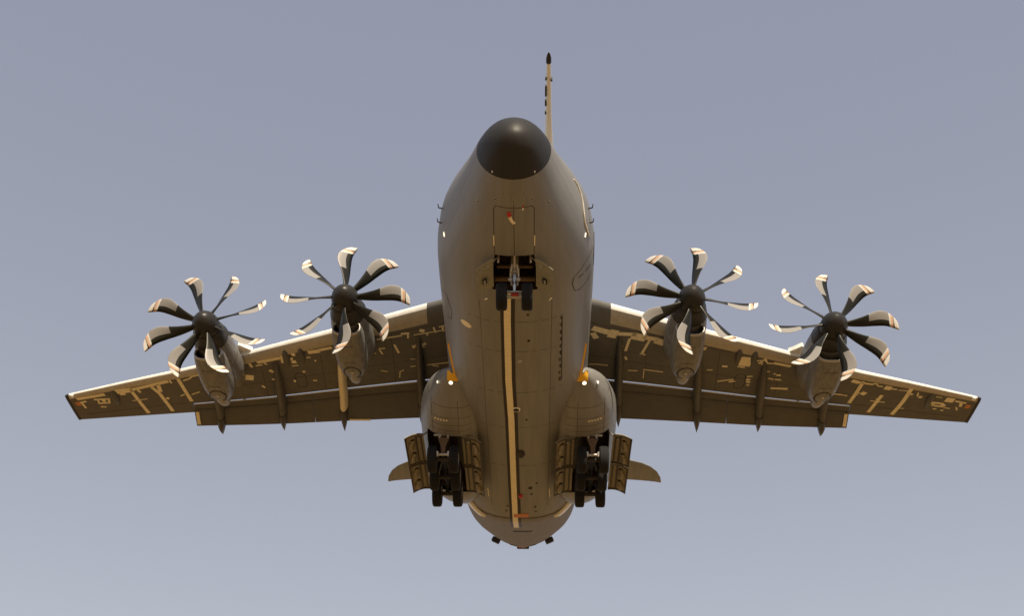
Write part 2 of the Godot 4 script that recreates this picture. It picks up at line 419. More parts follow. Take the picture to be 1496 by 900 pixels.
		b = Buf.new(); b.tube([V(sg * 2.58, 5.0, 2.75), V(sg * 2.72, 4.95, 2.75), V(sg * 2.73, 4.75, 2.75)], [0.03, 0.022, 0.015], 8); part("pitot_probe", b, M.stripe_dark, f)
		b = Buf.new(); b.tube([V(sg * 2.62, 5.25, 2.3), V(sg * 2.74, 5.2, 2.3), V(sg * 2.75, 5.0, 2.3)], [0.03, 0.022, 0.015], 8); part("pitot_probe", b, M.stripe_dark, f)
	for x in [-0.55, 0.6]: belly_strip("tail_light", [[x - 0.2, 38.3], [x + 0.2, 38.3]], 0.3, M.stripe_dark, f, 0.03)
	b = Buf.new(); b.box(V(0.0, 40.2, fus_low(0, 40.2) - 0.02), Vector3(0.75, 0.16, 0.3), Basis.IDENTITY, 0.05); part("tail_sensor", b, M.black, f)
	belly_disc("tail_plate", -0.1, 38.7, 0.35, 0.4, M.orange, f, 0.02)
	# flight deck windows on top of the nose
	for k in 6:
		R = []
		for i in 5:
			var row := []
			for j in 5:
				var a := deg_to_rad(42.0 + k * 16.3 + j * 3.5); var s: float = 2.35 + 0.75 * i / 4.0
				var p := fus_pt(s, a); row.append(p + (p - V(0, s, 2.3)).normalized() * 0.012)
			R.append(row)
		b = Buf.new(); b.grid(R, false, null, Vector3(0, 1, 1)); part("flight_deck_window", b, M.glass_dark, f)
	# white tube added to paint in the sunlit edge on the right cheek
	var cheek_edge := []
	for p in [[2.02, 3.48, 2.77], [2.15, 3.78, 2.79], [2.27, 4.06, 2.62], [2.34, 4.28, 2.38], [2.38, 4.45, 2.08], [2.40, 4.64, 1.9], [2.51, 5.08, 1.83], [2.60, 5.43, 1.84]]: cheek_edge.append(V(p[0] + 0.01, p[1], p[2]))
	b = Buf.new(); b.tube(cheek_edge, [0.02, 0.025, 0.03, 0.03, 0.03, 0.03, 0.025, 0.02], 8); part("sunlit_cheek_edge", b, M.white, f)
	# refuelling probe
	b = Buf.new(); b.tube([V(1.14, 0.27, 5.12), V(1.15, 1.2, 5.1), V(1.16, 2.4, 5.08), V(1.17, 3.4, 5.02), V(1.17, 4.6, 5.0)], [0.07, 0.085, 0.10, 0.125, 0.2], 16)
	var pr := part("refuelling_probe", b, M.white, plane)
	b = Buf.new(); b.lathe(V(1.14, 0.30, 5.12), V(0, -1, 0), [[-0.02, 0.07], [0.02, 0.09], [0.2, 0.085], [0.34, 0.06], [0.42, 0.03], [0.45, 0.002]], 16); part("probe_tip", b, M.stripe_dark, pr)
	for q in [[0.95, 1.05, 1], [1.3, 1.75, -1], [1.95, 2.2, -1], [2.5, 2.6, -1], [0.92, 1.0, -1]]:
		b = Buf.new(); b.box(V(1.15 + 0.10 * q[2], (q[0] + q[1]) / 2, 5.06), Vector3(0.05, 0.11, q[1] - q[0])); part("probe_clip", b, M.stripe_dark, pr)
	# fairing over the wing root
	b = Buf.new(); R = []
	for q in [[11.8, 0.4, 5.7, 5.92], [12.8, 1.6, 5.2, 6.2], [14.5, 2.6, 4.7, 6.45], [17.0, 2.98, 4.5, 6.5], [20.0, 2.95, 4.6, 6.45], [22.0, 2.6, 4.9, 6.3], [24.0, 1.5, 5.4, 6.05], [25.5, 0.4, 5.7, 5.9]]:
		var r := []
		for k in 28:
			var a := TAU * k / 28; var hm: float = (q[2] + q[3]) / 2
			r.append(V(q[1] * sign(cos(a)) * pow(abs(cos(a)), 0.7), q[0], hm + (q[3] - hm) * sign(sin(a)) * pow(abs(sin(a)), 0.7)))
		R.append(r)
	b.grid(R, true); part("wing_root_fairing", b, M.paint, plane)

# ---------------------------------------------------------------- wheel fairings on the flanks
const SPON := [[13.3, 2.7, 1.2, 1.45, 2.3], [13.6, 3.05, 0.95, 1.7, 2.0], [14.2, 3.45, 0.62, 2.1, 1.75], [15.0, 3.82, 0.28, 2.6, 1.5], [16.0, 4.06, 0.08, 3.1, 1.35], [17.0, 4.20, -0.02, 3.7, 1.3],
	[18.0, 4.22, -0.03, 3.7, 1.3], [21.3, 4.22, -0.03, 3.7, 1.3], [22.3, 4.1, 0.1, 3.6, 1.4], [23.5, 3.75, 0.5, 3.4, 1.75], [24.6, 3.3, 1.1, 3.1, 2.1], [25.6, 2.8, 1.8, 2.7, 2.4]]
func spon_pt(sg: int, s: float, c: float, q: float) -> Vector3:
	var xm := pch(SPON, 1, s); var hb := pch(SPON, 2, s); var ht := pch(SPON, 3, s); var xi := pch(SPON, 4, s)
	var cx := xi + (xm - xi) * 0.4; var hc := (hb + ht) / 2; var n := (2.8 if c > 0 else 2.2) if q < 0 else 2.2
	var x := cx + (xm - cx) * pow(abs(c), 2 / n) if c > 0 else cx - (cx - xi) * pow(abs(c), 2 / n)
	return V(sg * x, s, hc + (hc - hb) * sign(q) * pow(abs(q), 2 / n))
func spon_low(sg: int, x: float, s: float) -> Vector3:     # point under the fairing at |x|
	var xm := pch(SPON, 1, s); var hb := pch(SPON, 2, s); var ht := pch(SPON, 3, s); var xi := pch(SPON, 4, s)
	var cx := xi + (xm - xi) * 0.4; var hc := (hb + ht) / 2
	var f: float = clamp((x - cx) / (xm - cx) if x > cx else (cx - x) / (cx - xi), 0.0, 1.0)
	var n := 2.8 if x > cx else 2.2
	return V(sg * x, s, hc - (hc - hb) * pow(1.0 - pow(f, n), 1.0 / n))

func build_sponson(sg: int):
	var an := []
	for k in 40: an.append(-PI * k / 40.0)          # lower half, outer to inner
	var a0 := -acos(pow(0.80, 1.4)); var a1 := -acos(-pow(0.22, 1.1))
	an.append(a0); an.append(a1); an.sort(); an.reverse()
	for k in 24: an.append(-PI - PI * k / 24.0)
	var i0: int = an.find(a0); var i1: int = an.find(a1)
	var st := []
	for k in 8: st.append(13.3 + 0.04 * k * k)
	for k in range(1, 7): st.append(15.26 + k * 0.19)
	for k in range(1, 15): st.append(16.4 + k * 0.35)
	for k in range(1, 13): st.append(21.3 + 4.3 * k / 12.0)
	var R := []
	for s in st:
		var r := []
		for a in an: r.append(spon_pt(sg, s, cos(a), sin(a)))
		R.append(r)
	var b := Buf.new()
	b.grid(R, true, func(i, j): return j >= i0 and j < i1 and st[i] >= 16.39 and st[i] < 21.29)
	b.fan(R[0], V(0, -1, 0))
	var o := part("wheel_fairing", b, M.paint, plane)
	# the bay
	b = Buf.new()
	var A := []; var B := []; var At := []; var Bt := []
	for i in st.size():
		if st[i] > 16.38 and st[i] < 21.32:
			A.append(R[i][i0]); B.append(R[i][i1]); At.append(Vector3(R[i][i0].x, 2.1, R[i][i0].z)); Bt.append(Vector3(R[i][i1].x, 2.1, R[i][i1].z))
	b.grid([A, At], false, null, Vector3(-sg, 0, 0)); b.grid([B, Bt], false, null, Vector3(sg, 0, 0)); b.grid([At, Bt], false, null, Vector3.DOWN)
	b.grid([[A[0], B[0]], [At[0], Bt[0]]], false, null, Vector3(0, 0, -1)); b.grid([[A[-1], B[-1]], [At[-1], Bt[-1]]], false, null, Vector3(0, 0, 1))
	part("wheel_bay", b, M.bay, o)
	# seams across and along the fairing
	var strip := func(called, P, w, m, up):
		var Q := []
		for i in P.size():
			var p: Vector3 = P[i]; var d: Vector3 = (P[min(i + 1, P.size() - 1)] - P[max(i - 1, 0)]).normalized()
			var nn := Vector3(sg * 0.25, -1, 0.25); nn = (nn - d * nn.dot(d)).normalized(); var q = d.cross(nn) * w / 2
			Q.append([p + q, p + q + nn * up, p + nn * up, p - q + nn * up, p - q])
		var bb := Buf.new(); bb.grid(Q, false, null, Vector3(0, -1, 0.2)); return part(called, bb, m, o)
	for s in [14.7, 15.25, 15.7, 16.05]:
		var P := []
		for k in 13: P.append(spon_low(sg, lerp(1.95, 3.75, k / 12.0), s))
		strip.call("panel_seam", P, 0.016, M.seam, 0.004)
	for x in [2.45, 3.55]:
		var P := []
		for k in 11: P.append(spon_low(sg, x, lerp(14.4, 16.35, k / 10.0)))
		strip.call("panel_seam", P, 0.016, M.seam, 0.004)
	# small stencilled lines of print
	for k in 5:
		var P := []
		for j in 3: P.append(spon_low(sg, 2.9 + 0.12 * k + 0.035 * j, 15.42))
		strip.call("stencil_mark", P, 0.07, M.cream, 0.004)
	# warning plates where the fairing meets the body
	b = Buf.new(); var Q := []
	for i in 5:
		var row := []
		for j in 7: row.append(spon_low(sg, lerp(2.33, 2.83, j / 6.0), lerp(13.33, 13.58, i / 4.0)) + Vector3(sg * 0.01, -0.02, 0.03))
		Q.append(row)
	b.grid(Q, false, null, Vector3(0, -1, 1)); part("warning_plate", b, M.yellow, o, "orange plate at the front of the wheel fairing")
	var P2 := []
	for k in 9: P2.append(fus_pt(lerp(11.6, 13.4, k / 8.0), (-PI / 2) + sg * deg_to_rad(lerp(66.0, 57.0, k / 8.0))) + Vector3(sg * 0.015, -0.015, 0.0))
	strip.call("warning_line", P2, 0.07, M.yellow, 0.004)
	# landing lamps
	for q in [[2.69, 13.64, 0.085, 0.14], [3.22, 13.86, 0.06, 0.11]]:
		var p := spon_low(sg, q[0], q[1]); b = Buf.new()
		var e := 0.03
		var nn := (spon_low(sg, q[0] + e, q[1]) - p).cross(spon_low(sg, q[0], q[1] + e) - p).normalized()
		if nn.z < 0: nn = -nn
		b.lathe(p - nn * 0.01, nn, [[0.0, q[2] * 1.25], [0.03, q[2] * 1.2], [0.03, q[2]]], 20); part("lamp_rim", b, M.rim, o)
		b = Buf.new(); b.lathe(p, nn, [[0.02, q[2]], [0.05, q[2] * 0.8], [0.065, q[2] * 0.4], [0.07, 0.001]], 20); part("lamp_and_glint", b, M.lamp, o)

# ---------------------------------------------------------------- wings
const LE := [[0.0, 12.9], [3.2, 14.02], [7.0, 15.45], [11.8, 17.2], [14.5, 18.25], [17.6, 19.18], [21.2, 20.3]]
const CUT_IN := 15.55       # the flaps end here, the aileron begins
func w_le(x): return pch(LE, 1, x)
func w_te(x):               # full chord as if the flaps were in
	return lerp(21.9, 22.05, x / 15.6) if x < 15.6 else lerp(22.05, 22.42, (x - 15.6) / 5.6)
const GAP := [[0.0, 19.1], [4.5, 19.66], [8.5, 20.26], [11.5, 20.74], [15.6, 21.22]]
func w_gap(x): return pch(GAP, 1, x)
func w_base(x): return 4.95 - 0.035 * (x - 2.8)
func w_thk(x): return lerp(1.06, 0.29, clamp(x / 21.2, 0.0, 1.0))
func w_low(x: float, s: float) -> float:
	var t: float = clamp((s - w_le(x)) / (w_te(x) - w_le(x)), 0.0, 1.0); var k: float = w_thk(x)
	var q: float = 0.46 * (1.0 - sqrt(clamp(1.0 - pow(1.0 - min(t / 0.10, 1.0), 2.0), 0.0, 1.0)))
	return w_base(x) + k * (q + 0.10 * pow(max(0.0, t - 0.55) / 0.45, 1.6))
func w_up(x: float, s: float) -> float:
	var t: float = clamp((s - w_le(x)) / (w_te(x) - w_le(x)), 0.0, 1.0); var k: float = w_thk(x)
	var q: float = sqrt(clamp(1.0 - pow(1.0 - min(t / 0.36, 1.0), 2.0), 0.0, 1.0))
	return w_base(x) + k * (0.46 + 0.54 * q - 0.86 * pow(max(0.0, t - 0.36) / 0.64, 1.5))
func w_end(x): return w_gap(x) if x < CUT_IN else w_te(x)

var pp_wing: MeshInstance3D; var pp_sg := 1
func low_pt(sg, x, s, up := 0.0) -> Vector3: return V(sg * x, s, w_low(x, s) - up)

func wing_strip(called: String, P: Array, w: float, m: Material, parent: Node3D, sg: int, up := 0.006, label := ""):    # [x, s] points, x >= 0
	var R := []; var pts := []
	for i in P.size() - 1:
		var a: Vector2 = P[i]; var c: Vector2 = P[i + 1]; var n: int = max(1, int(ceil(a.distance_to(c) / 0.5)))
		for k in n: pts.append(a.lerp(c, float(k) / n))
	pts.append(P[-1])
	for i in pts.size():
		var d: Vector2 = (pts[min(i + 1, pts.size() - 1)] - pts[max(i - 1, 0)]).normalized(); var q := Vector2(-d.y, d.x) * w / 2
		var l: Vector2 = pts[i] + q; var r: Vector2 = pts[i] - q
		R.append([low_pt(sg, l.x, l.y), low_pt(sg, l.x, l.y, up), low_pt(sg, r.x, r.y, up), low_pt(sg, r.x, r.y)])
	var b := Buf.new(); b.grid(R, false, null, Vector3.DOWN)
	return part(called, b, m, parent, label)

func pp(L: Array, w: float):      # one pale patch of touched-up paint: x, s, x, s ... and its width
	if sign(L[0]) != pp_sg: return
	var P := []
	for i in L.size() / 2: P.append(Vector2(abs(L[2 * i]), L[2 * i + 1]))
	wing_strip("paint_patch", P, w * 0.85, M.cream, pp_wing, pp_sg)

func build_wing(sg: int):
	var xs := [1.5, 2.6, 3.2, 3.95, 5.0, 6.0, 7.0, 8.2, 9.4, 10.6, 11.8, 12.7, 13.6, 14.5, 15.53, 15.57, 16.6, 17.6, 18.8, 20.0, 20.8, 21.12]
	var skin := []; var nose := []; var close_ := []
	var tl := [1.0, 0.9, 0.8, 0.7, 0.6, 0.5, 0.4, 0.3, 0.22, 0.16, 0.11]
	var tn := [0.11, 0.08, 0.055, 0.035, 0.02, 0.01, 0.003, 0.0]
	for x in xs:
		var le: float = w_le(x); var ch: float = w_te(x) - le; var en: float = w_end(x)
		var r := []; var q := []; var u := []
		for t in tl: r.append(V(sg * x, le + 0.11 * ch + (en - le - 0.11 * ch) * (t - 0.11) / 0.89, w_low(x, le + 0.11 * ch + (en - le - 0.11 * ch) * (t - 0.11) / 0.89)))
		for t in tn: q.append(V(sg * x, le + t * ch, w_low(x, le + t * ch)))
		var tr := tn.duplicate(); tr.reverse()
		for t in tr.slice(1): q.append(V(sg * x, le + t * ch, w_up(x, le + t * ch)))
		for t in [0.11, 0.18, 0.28, 0.4, 0.55, 0.7, 0.85, 1.0]:
			var s: float = le + 0.11 * ch + (en - le - 0.11 * ch) * (t - 0.11) / 0.89
			u.append(V(sg * x, s, max(w_up(x, s), w_low(x, s) + 0.03)))
		skin.append([r, u]); nose.append(q)
	var b := Buf.new(); var R := []
	for k in skin: R.append(k[0])
	b.grid(R, false, null, Vector3.DOWN)
	R = []
	for k in skin: R.append(k[1])
	b.grid(R, false, null, Vector3.UP)
	R = []
	for k in skin: R.append([k[0][0], k[1][-1]])
	b.grid(R, false, null, V(0, 1, 0))
	var tip := []
	for p in skin[-1][0]: tip.append(p)
	for p in nose[-1].slice(1, -1): tip.append(p)
	for p in skin[-1][1]: tip.append(p)
	b.fan(tip, Vector3(sg, 0, 0))
	var wing := part("wing", b, M.wing_paint, plane)
	# leading edge: dark beside the body, pale from there to the tip
	var n0 := xs.find(3.95)
	b = Buf.new(); b.grid(nose.slice(0, n0 + 1), false, null, Vector3(0, -0.5, 1)); part("leading_edge", b, M.wing_paint, wing)
	var lo_ := []; var mid_ := []; var hi_ := []
	for q in nose.slice(n0, xs.size()): lo_.append(q.slice(0, 6)); mid_.append(q.slice(5, 12)); hi_.append(q.slice(11, q.size()))
	b = Buf.new(); b.grid(lo_, false, null, Vector3(0, -1, 0.3)); b.grid(hi_, false, null, Vector3(0, 1, 0.3)); part("leading_edge", b, M.edge, wing, "tan leading edge of the wing")
	b = Buf.new(); b.grid(mid_, false, null, Vector3(0, 0, 1)); part("sunlit_nose_strip", b, M.strip, wing, "sunlit line painted white along the very front of the wing")  # white here paints in the sunlit line of the leading edge
	# wing tip cap
	b = Buf.new(); R = []
	for q in [[21.12, 1.0], [21.22, 0.97], [21.3, 0.8], [21.33, 0.45]]:
		var r := []; var x := 21.12; var le: float = w_le(x); var ch: float = w_te(x) - le; var mid: float = (w_low(x, le + ch * 0.5) + w_up(x, le + ch * 0.5)) / 2
		for p in tip: r.append(Vector3(sg * q[0], mid + (p.y - mid) * q[1], p.z - (q[0] - 21.12) * 0.5))
		R.append(r)
	b.grid(R, true); part("wing_tip", b, M.stripe_dark, wing)
	b = Buf.new(); b.lathe(V(sg * 20.95, w_le(20.95) + 0.12, w_base(20.95) + 0.09), Vector3(0, -0.5, 0.86), [[0.0, 0.12], [0.08, 0.10], [0.14, 0.05], [0.16, 0.002]], 14); part("navigation_light", b, M.white, wing)
	# flaps: a narrow vane, then the flap, in two lengths
	for seg in [[3.05, 9.742], [9.758, 15.5]]:
		for which in 2:
			R = []
			for i in 7:
				var x: float = lerp(seg[0], seg[1], i / 6.0); var f := x / 15.5
				var s0: float; var h0: float; var c: float; var th: float; var a: float
				if which == 0: s0 = w_gap(x) + 0.03 + 0.25 * w_thk(x); h0 = w_low(x, w_gap(x)) + 0.10 * w_thk(x) + 0.02; c = lerp(0.80, 0.46, f); th = lerp(0.20, 0.11, f); a = deg_to_rad(22)
				else: s0 = w_gap(x) + lerp(0.82, 0.43, f); h0 = w_base(x) - lerp(0.11, 0.06, f); c = lerp(1.78, 0.92, f); th = lerp(0.26, 0.15, f); a = deg_to_rad(27)
				var r := []
				for t in [1.0, 0.75, 0.5, 0.3, 0.15, 0.06, 0.015, 0.0, 0.015, 0.06, 0.15, 0.3, 0.5, 0.75, 1.0]:
					var side := -1.0 if r.size() < 7 else 1.0
					var y: float = th * (side * 0.5 * sqrt(t / 0.22) if t < 0.2 else side * 0.5 * (1.0 - pow((t - 0.2) / 0.8, 1.5)) * (1.0 if side > 0 else 0.75) + side * 0.012)
					r.append(V(sg * x, s0 + c * t * cos(a) + y * sin(a), h0 - c * t * sin(a) + y * cos(a)))
				R.append(r)
			b = Buf.new(); b.grid(R, true)
			b.fan(R[0], Vector3(-sg, 0, 0)); b.fan(R[-1], Vector3(sg, 0, 0))
			part("flap_vane" if which == 0 else "flap", b, M.flap_paint, wing)
			if which == 0:      # sunlit line painted white on the nose of the vane
				var N := []
				for k in R:
					var row := []; var ctr: Vector3 = k[4].lerp(k[10], 0.5)
					for j in range(5, 10): row.append(k[j] + (k[j] - ctr).normalized() * 0.004)
					N.append(row)
				b = Buf.new(); b.grid(N, false, null, Vector3(0, 0, 1)); part("sunlit_vane_nose", b, M.strip, wing)
	# pale end plate of the outer flap
	b = Buf.new(); var xe := 15.36; var se: float = w_gap(xe) + 0.43; var he: float = w_base(xe) - 0.155
	b.box(V(sg * xe, se + 0.36, he - 0.185), Vector3(0.16, 0.012, 0.72), Basis(Vector3(1, 0, 0), deg_to_rad(-25))); part("flap_end_strip", b, M.cream, wing)
	# flap track fairings
	for q in [[4.42, 15.95, 22.4, 0.0, 0.25], [7.98, 16.85, 22.75, 1.0, 0.44], [10.98, 17.65, 22.8, 0.0, 0.36], [14.05, 19.2, 23.05, 0.0, 0.30]]:
		var x: float = q[0]; var s0: float = q[1]; var s1: float = q[2]; var sf: float = w_gap(x) + lerp(1.35, 0.75, x / 15.0)
		var rg := func(s, k):      # centre and radii of the canoe at station s
			var u: float = (s - s0) / (s1 - s0)
			var w: float = 0.20 * (sqrt(clamp(1.0 - pow(1.0 - min(u / 0.5, 1.0), 2.0), 0.0, 1.0)) if u < 0.8 else 1.0 - pow((u - 0.8) / 0.2, 1.5))
			w = max(w, 0.004)
			var dh: float = 0.42 * clamp(w / 0.20, 0.0, 1.0)
			var c: float = w_base(x) + 0.02 - 0.10 * smoothstep(0.0, 0.6, u) - max(0.0, s - w_gap(x) - 0.45) * 0.36
			var r := []
			for j in 18:
				var a := TAU * j / 18
				r.append(V(sg * (x + q[4] * u) + cos(a) * w, s, c + sin(a) * dh * (1.0 if sin(a) < 0 else 0.5)))
			return r
		R = []; var R2 := []
		for k in 15: R.append(rg.call(lerp(s0, sf - 0.03, k / 14.0), k))
		for k in 13: R2.append(rg.call(lerp(sf + 0.03, s1, k / 12.0), k))
		b = Buf.new(); b.grid(R, true); b.fan(R[-1], V(0, 1, 0))
		var pale: bool = q[3] > 0.5 and sg < 0
		var fr := part("flap_track_fairing", b, M.cream if pale else M.flap_paint, wing, "pale flap fairing, the others are dark" if pale else "")
		b = Buf.new(); b.grid(R2, true); b.fan(R2[0], V(0, -1, 0)); part("flap_track_tail", b, M.tail_cone, wing)
	# small teardrop fairings and oval access panels
	for q in [[10.47, 16.95, 18.2, 0.15], [9.75, 16.8, 18.0, 0.15], [18.95, 19.85, 21.2, 0.15]]:
		R = []
		for k in 13:
			var u := k / 12.0; var s: float = lerp(q[1], q[2], u); var w: float = max(0.004, q[3] * pow(sin(PI * pow(u, 0.7)), 0.8)); var r := []
			for j in 14:
				var a := TAU * j / 14; r.append(V(sg * q[0] + cos(a) * w, s, w_low(q[0], s) + sin(a) * w * 1.1))
			R.append(r)
		b = Buf.new(); b.grid(R, true); part("teardrop_fairing", b, M.flap_paint, wing)
	var oval := []
	for k in 21: oval.append(Vector2(10.08 + 0.24 * sign(cos(TAU * k / 20)) * pow(abs(cos(TAU * k / 20)), 0.6), 19.4 + 0.6 * sign(sin(TAU * k / 20)) * pow(abs(sin(TAU * k / 20)), 0.6)))
	wing_strip("access_panel", oval, 0.035, M.stripe_dark, wing, sg)
	# skin joints
	for q in [[[3.1, 15.1], [21.0, 20.75]], [[3.1, 17.6], [15.5, 20.3]]]:
		wing_strip("panel_seam", [Vector2(q[0][0], q[0][1]), Vector2(q[1][0], q[1][1])], 0.02, M.stripe_dark, wing, sg, 0.003)
	for x in [5.6, 8.9, 11.7, 13.9]:
		wing_strip("panel_seam", [Vector2(x, w_le(x) + 0.9), Vector2(x + 0.15, w_gap(x) - 0.05)], 0.02, M.stripe_dark, wing, sg, 0.003)
	wing_strip("aileron_seam", [Vector2(15.7, 21.1), Vector2(20.7, 21.9)], 0.03, M.stripe_dark, wing, sg, 0.003)
	wing_strip("warning_patch", [Vector2(20.72, 20.92), Vector2(20.95, 20.95)], 0.32, M.orange, wing, sg, 0.006, "small orange patch by the wing tip")
	if sg < 0: 
		b = Buf.new(); b.box(V(-7.6, w_gap(7.6) + 1.75, w_base(7.6) - 0.735), Vector3(1.0, 0.012, 0.09), Basis(Vector3(1, 0, 0), deg_to_rad(-27))); part("flap_patch", b, M.cream, wing)
	pp_wing = wing; pp_sg = sg
	paint_patches()

func paint_patches():
	pp([-20.79, 20.53, -19.37, 20.17], .24)
	pp([-20.73, 20.84, -20.40, 20.73], .14)
	pp([-20.65, 20.90, -20.59, 21.34], .12)
	pp([-20.01, 20.60, -19.23, 20.57], .13)
	pp([-19.91, 20.94, -19.35, 20.91], .13)
	pp([-19.83, 20.61, -19.85, 20.95], .10)
	pp([-19.32, 20.57, -19.36, 20.93], .12)
	pp([-19.87, 21.24, -19.61, 21.28], .12)
	pp([-19.66, 20.73, -19.49, 20.72], .20)
	pp([-18.80, 19.98, -18.00, 19.84], .42)
	pp([-18.06, 19.84, -17.36, 19.60, -16.18, 19.19], .24)
	pp([-18.11, 19.46, -18.04, 20.12, -17.90, 21.17, -17.79, 22.00], .20)
	pp([-17.05, 19.63, -16.82, 20.24, -16.68, 21.23, -16.61, 21.88], .20)
	pp([-15.71, 18.67, -15.62, 19.76, -15.50, 20.98], .20)
	pp([-17.79, 19.77, -17.68, 20.09], .14)
	pp([-16.71, 19.41, -16.74, 20.06], .22)
	pp([-16.61, 20.62, -16.49, 20.69], .20)
	pp([-18.24, 20.79, -17.51, 20.66], .06)
	pp([-15.48, 19.17, -15.16, 19.01, -15.02, 18.85, -14.63, 18.73], .10)
	pp([-15.37, 20.38, -14.93, 20.16], .07)
	pp([-15.91, 20.47, -15.69, 20.36], .08)
	pp([-18.67, 20.21, -18.40, 20.16], .20)
	pp([-16.09, 19.08, -16.06, 19.36], .10)
	pp([-19.07, 19.70, -18.83, 19.63], .15)
	pp([-11.84, 17.83, -10.73, 17.51], .24)
	pp([-10.67, 17.31, -10.70, 17.92], .12)
	pp([-9.44, 17.12, -8.89, 17.03], .30)
	pp([-8.96, 16.98, -8.32, 16.79], .22)
	pp([-6.27, 16.25, -5.14, 16.00], .10)
	pp([-5.17, 15.87, -4.80, 15.83], .16)
	pp([-4.87, 15.87, -4.89, 16.22], .10)
	pp([-4.62, 15.98, -3.21, 15.65], .07)
	pp([-4.34, 15.62, -4.13, 15.71], .25)
	pp([-4.02, 15.79, -4.03, 16.04], .09)
	pp([-3.72, 15.41, -3.65, 15.86], .08)
	pp([-3.32, 15.30, -3.32, 15.77], .10)
	pp([-3.49, 15.42, -3.19, 15.34], .10)
	pp([-5.54, 16.68, -5.40, 17.36], .12)
	pp([-4.76, 16.88, -4.12, 16.68], .16)
	pp([-4.66, 16.86, -4.71, 17.01], .12)
	pp([-4.40, 16.94, -4.21, 16.88], .12)
	pp([-4.98, 18.50, -4.52, 18.41], .06)
	pp([-4.21, 18.40, -3.15, 18.23], .09)
	pp([-4.93, 17.90, -4.69, 17.88], .06)
	pp([-3.98, 18.45, -3.68, 18.54], .08)
	pp([-10.19, 17.29, -10.03, 17.24], .24)
	pp([-10.28, 17.87, -10.07, 17.84], .26)
	pp([-10.29, 17.60, -10.18, 17.61], .20)
	pp([-10.31, 18.19, -10.02, 18.14], .08)
	pp([-11.39, 18.47, -11.23, 18.67], .20)
	pp([-11.54, 17.85, -11.42, 18.02], .10)
	pp([-11.94, 18.09, -11.63, 18.02], .10)
	pp([-12.19, 17.87, -12.14, 18.21], .14)
	pp([-12.36, 18.84, -12.46, 19.26], .45)
	pp([-11.41, 19.25, -11.28, 19.27], .14)
	pp([-9.24, 17.80, -9.16, 17.81], .14)
	pp([-9.57, 17.54, -9.38, 17.52], .08)
	pp([-10.44, 19.45, -10.33, 19.46], .20)
	pp([-9.91, 18.68, -9.80, 18.69], .18)
	pp([-9.55, 19.45, -9.36, 19.45], .10)
	pp([-5.49, 18.90, -5.29, 18.77], .06)
	pp([-5.48, 18.87, -5.54, 19.41], .05)
	pp([-6.57, 17.33, -6.42, 17.35], .08)
	pp([-6.24, 17.05, -6.13, 17.43], .09)
	pp([-6.27, 16.98, -5.97, 16.95], .10)
	pp([-6.34, 18.76, -6.05, 18.87], .06)
	pp([-11.97, 19.77, -11.85, 19.96], .12)
	pp([-7.83, 16.57, -7.83, 16.59], .10)
	pp([3.19, 15.49, 3.96, 15.81], .42)
	pp([3.92, 15.84, 4.30, 15.94], .70)
	pp([4.30, 15.87, 5.13, 15.89], .30)
	pp([4.93, 15.98, 5.56, 16.16], .60)
	pp([5.47, 16.09, 6.08, 16.21], .34)
	pp([5.99, 16.29, 6.41, 16.50], .50)
	pp([4.86, 16.20, 4.73, 17.20], .14)
	pp([5.74, 16.27, 5.45, 17.45], .14)
	pp([4.39, 16.82, 4.59, 16.89], .20)
	pp([4.75, 17.64, 4.82, 17.91], .12)
	pp([5.38, 17.37, 5.64, 17.44], .10)
	pp([3.22, 15.85, 3.40, 16.28], .30)
	pp([3.14, 18.36, 3.49, 18.34, 4.01, 18.40], .08)
	pp([4.94, 18.77, 5.37, 18.78], .08)
	pp([5.62, 18.65, 6.54, 18.82], .07)
	pp([5.67, 18.76, 5.68, 19.41], .05)
	pp([8.12, 16.74, 8.18, 16.94], .20)
	pp([8.10, 16.72, 8.29, 16.76], .12)
	pp([9.13, 18.17, 9.38, 18.20], .14)
	pp([10.17, 17.38, 10.10, 18.11], .62)
	pp([8.49, 18.52, 8.75, 18.52], .07)
	pp([9.08, 19.45, 9.45, 19.34, 9.79, 19.24], .09)
	pp([9.60, 19.46, 9.89, 19.38], .12)
	pp([10.60, 17.69, 10.79, 17.60], .10)
	pp([10.80, 17.68, 11.02, 17.47], .12)
	pp([10.43, 18.93, 10.61, 18.95], .10)
	pp([10.35, 19.21, 10.55, 19.24], .14)
	pp([9.82, 18.17, 10.16, 18.22], .10)
	pp([10.70, 17.81, 11.07, 17.89], .12)
	pp([11.05, 17.82, 11.44, 17.84], .10)
	pp([11.38, 17.79, 12.18, 18.02], .20)
	pp([10.78, 17.60, 10.92, 17.97], .12)
	pp([10.97, 17.55, 11.07, 17.75], .12)
	pp([11.20, 18.48, 11.32, 18.51], .10)
	pp([11.32, 19.06, 11.58, 19.14], .10)
	pp([11.52, 18.64, 11.60, 18.71], .10)
	pp([11.65, 18.77, 11.85, 18.78], .14)
	pp([11.64, 19.13, 11.94, 19.17], .10)
	pp([10.37, 18.99, 10.60, 18.93], .12)
	pp([10.38, 19.39, 10.56, 19.47], .14)
	pp([10.42, 19.66, 10.57, 19.71], .10)
	pp([11.57, 19.89, 12.36, 19.91], .16)
	pp([15.67, 18.77, 15.55, 19.81, 15.38, 20.98], .20)
	pp([16.72, 20.18, 16.58, 20.96, 16.45, 21.78], .20)
	pp([17.92, 19.54, 17.80, 20.70, 17.58, 21.92], .22)
	pp([15.11, 19.03, 15.46, 19.18], .28)
	pp([15.46, 19.18, 16.14, 19.30], .14)
	pp([16.13, 19.19, 16.35, 19.30], .10)
	pp([16.32, 19.40, 16.60, 19.45], .10)
	pp([16.69, 19.52, 17.00, 19.59], .34)
	pp([17.00, 19.61, 17.28, 19.65], .10)
	pp([17.36, 19.70, 17.81, 19.74], .06)
	pp([17.87, 20.00, 18.09, 20.04], .14)
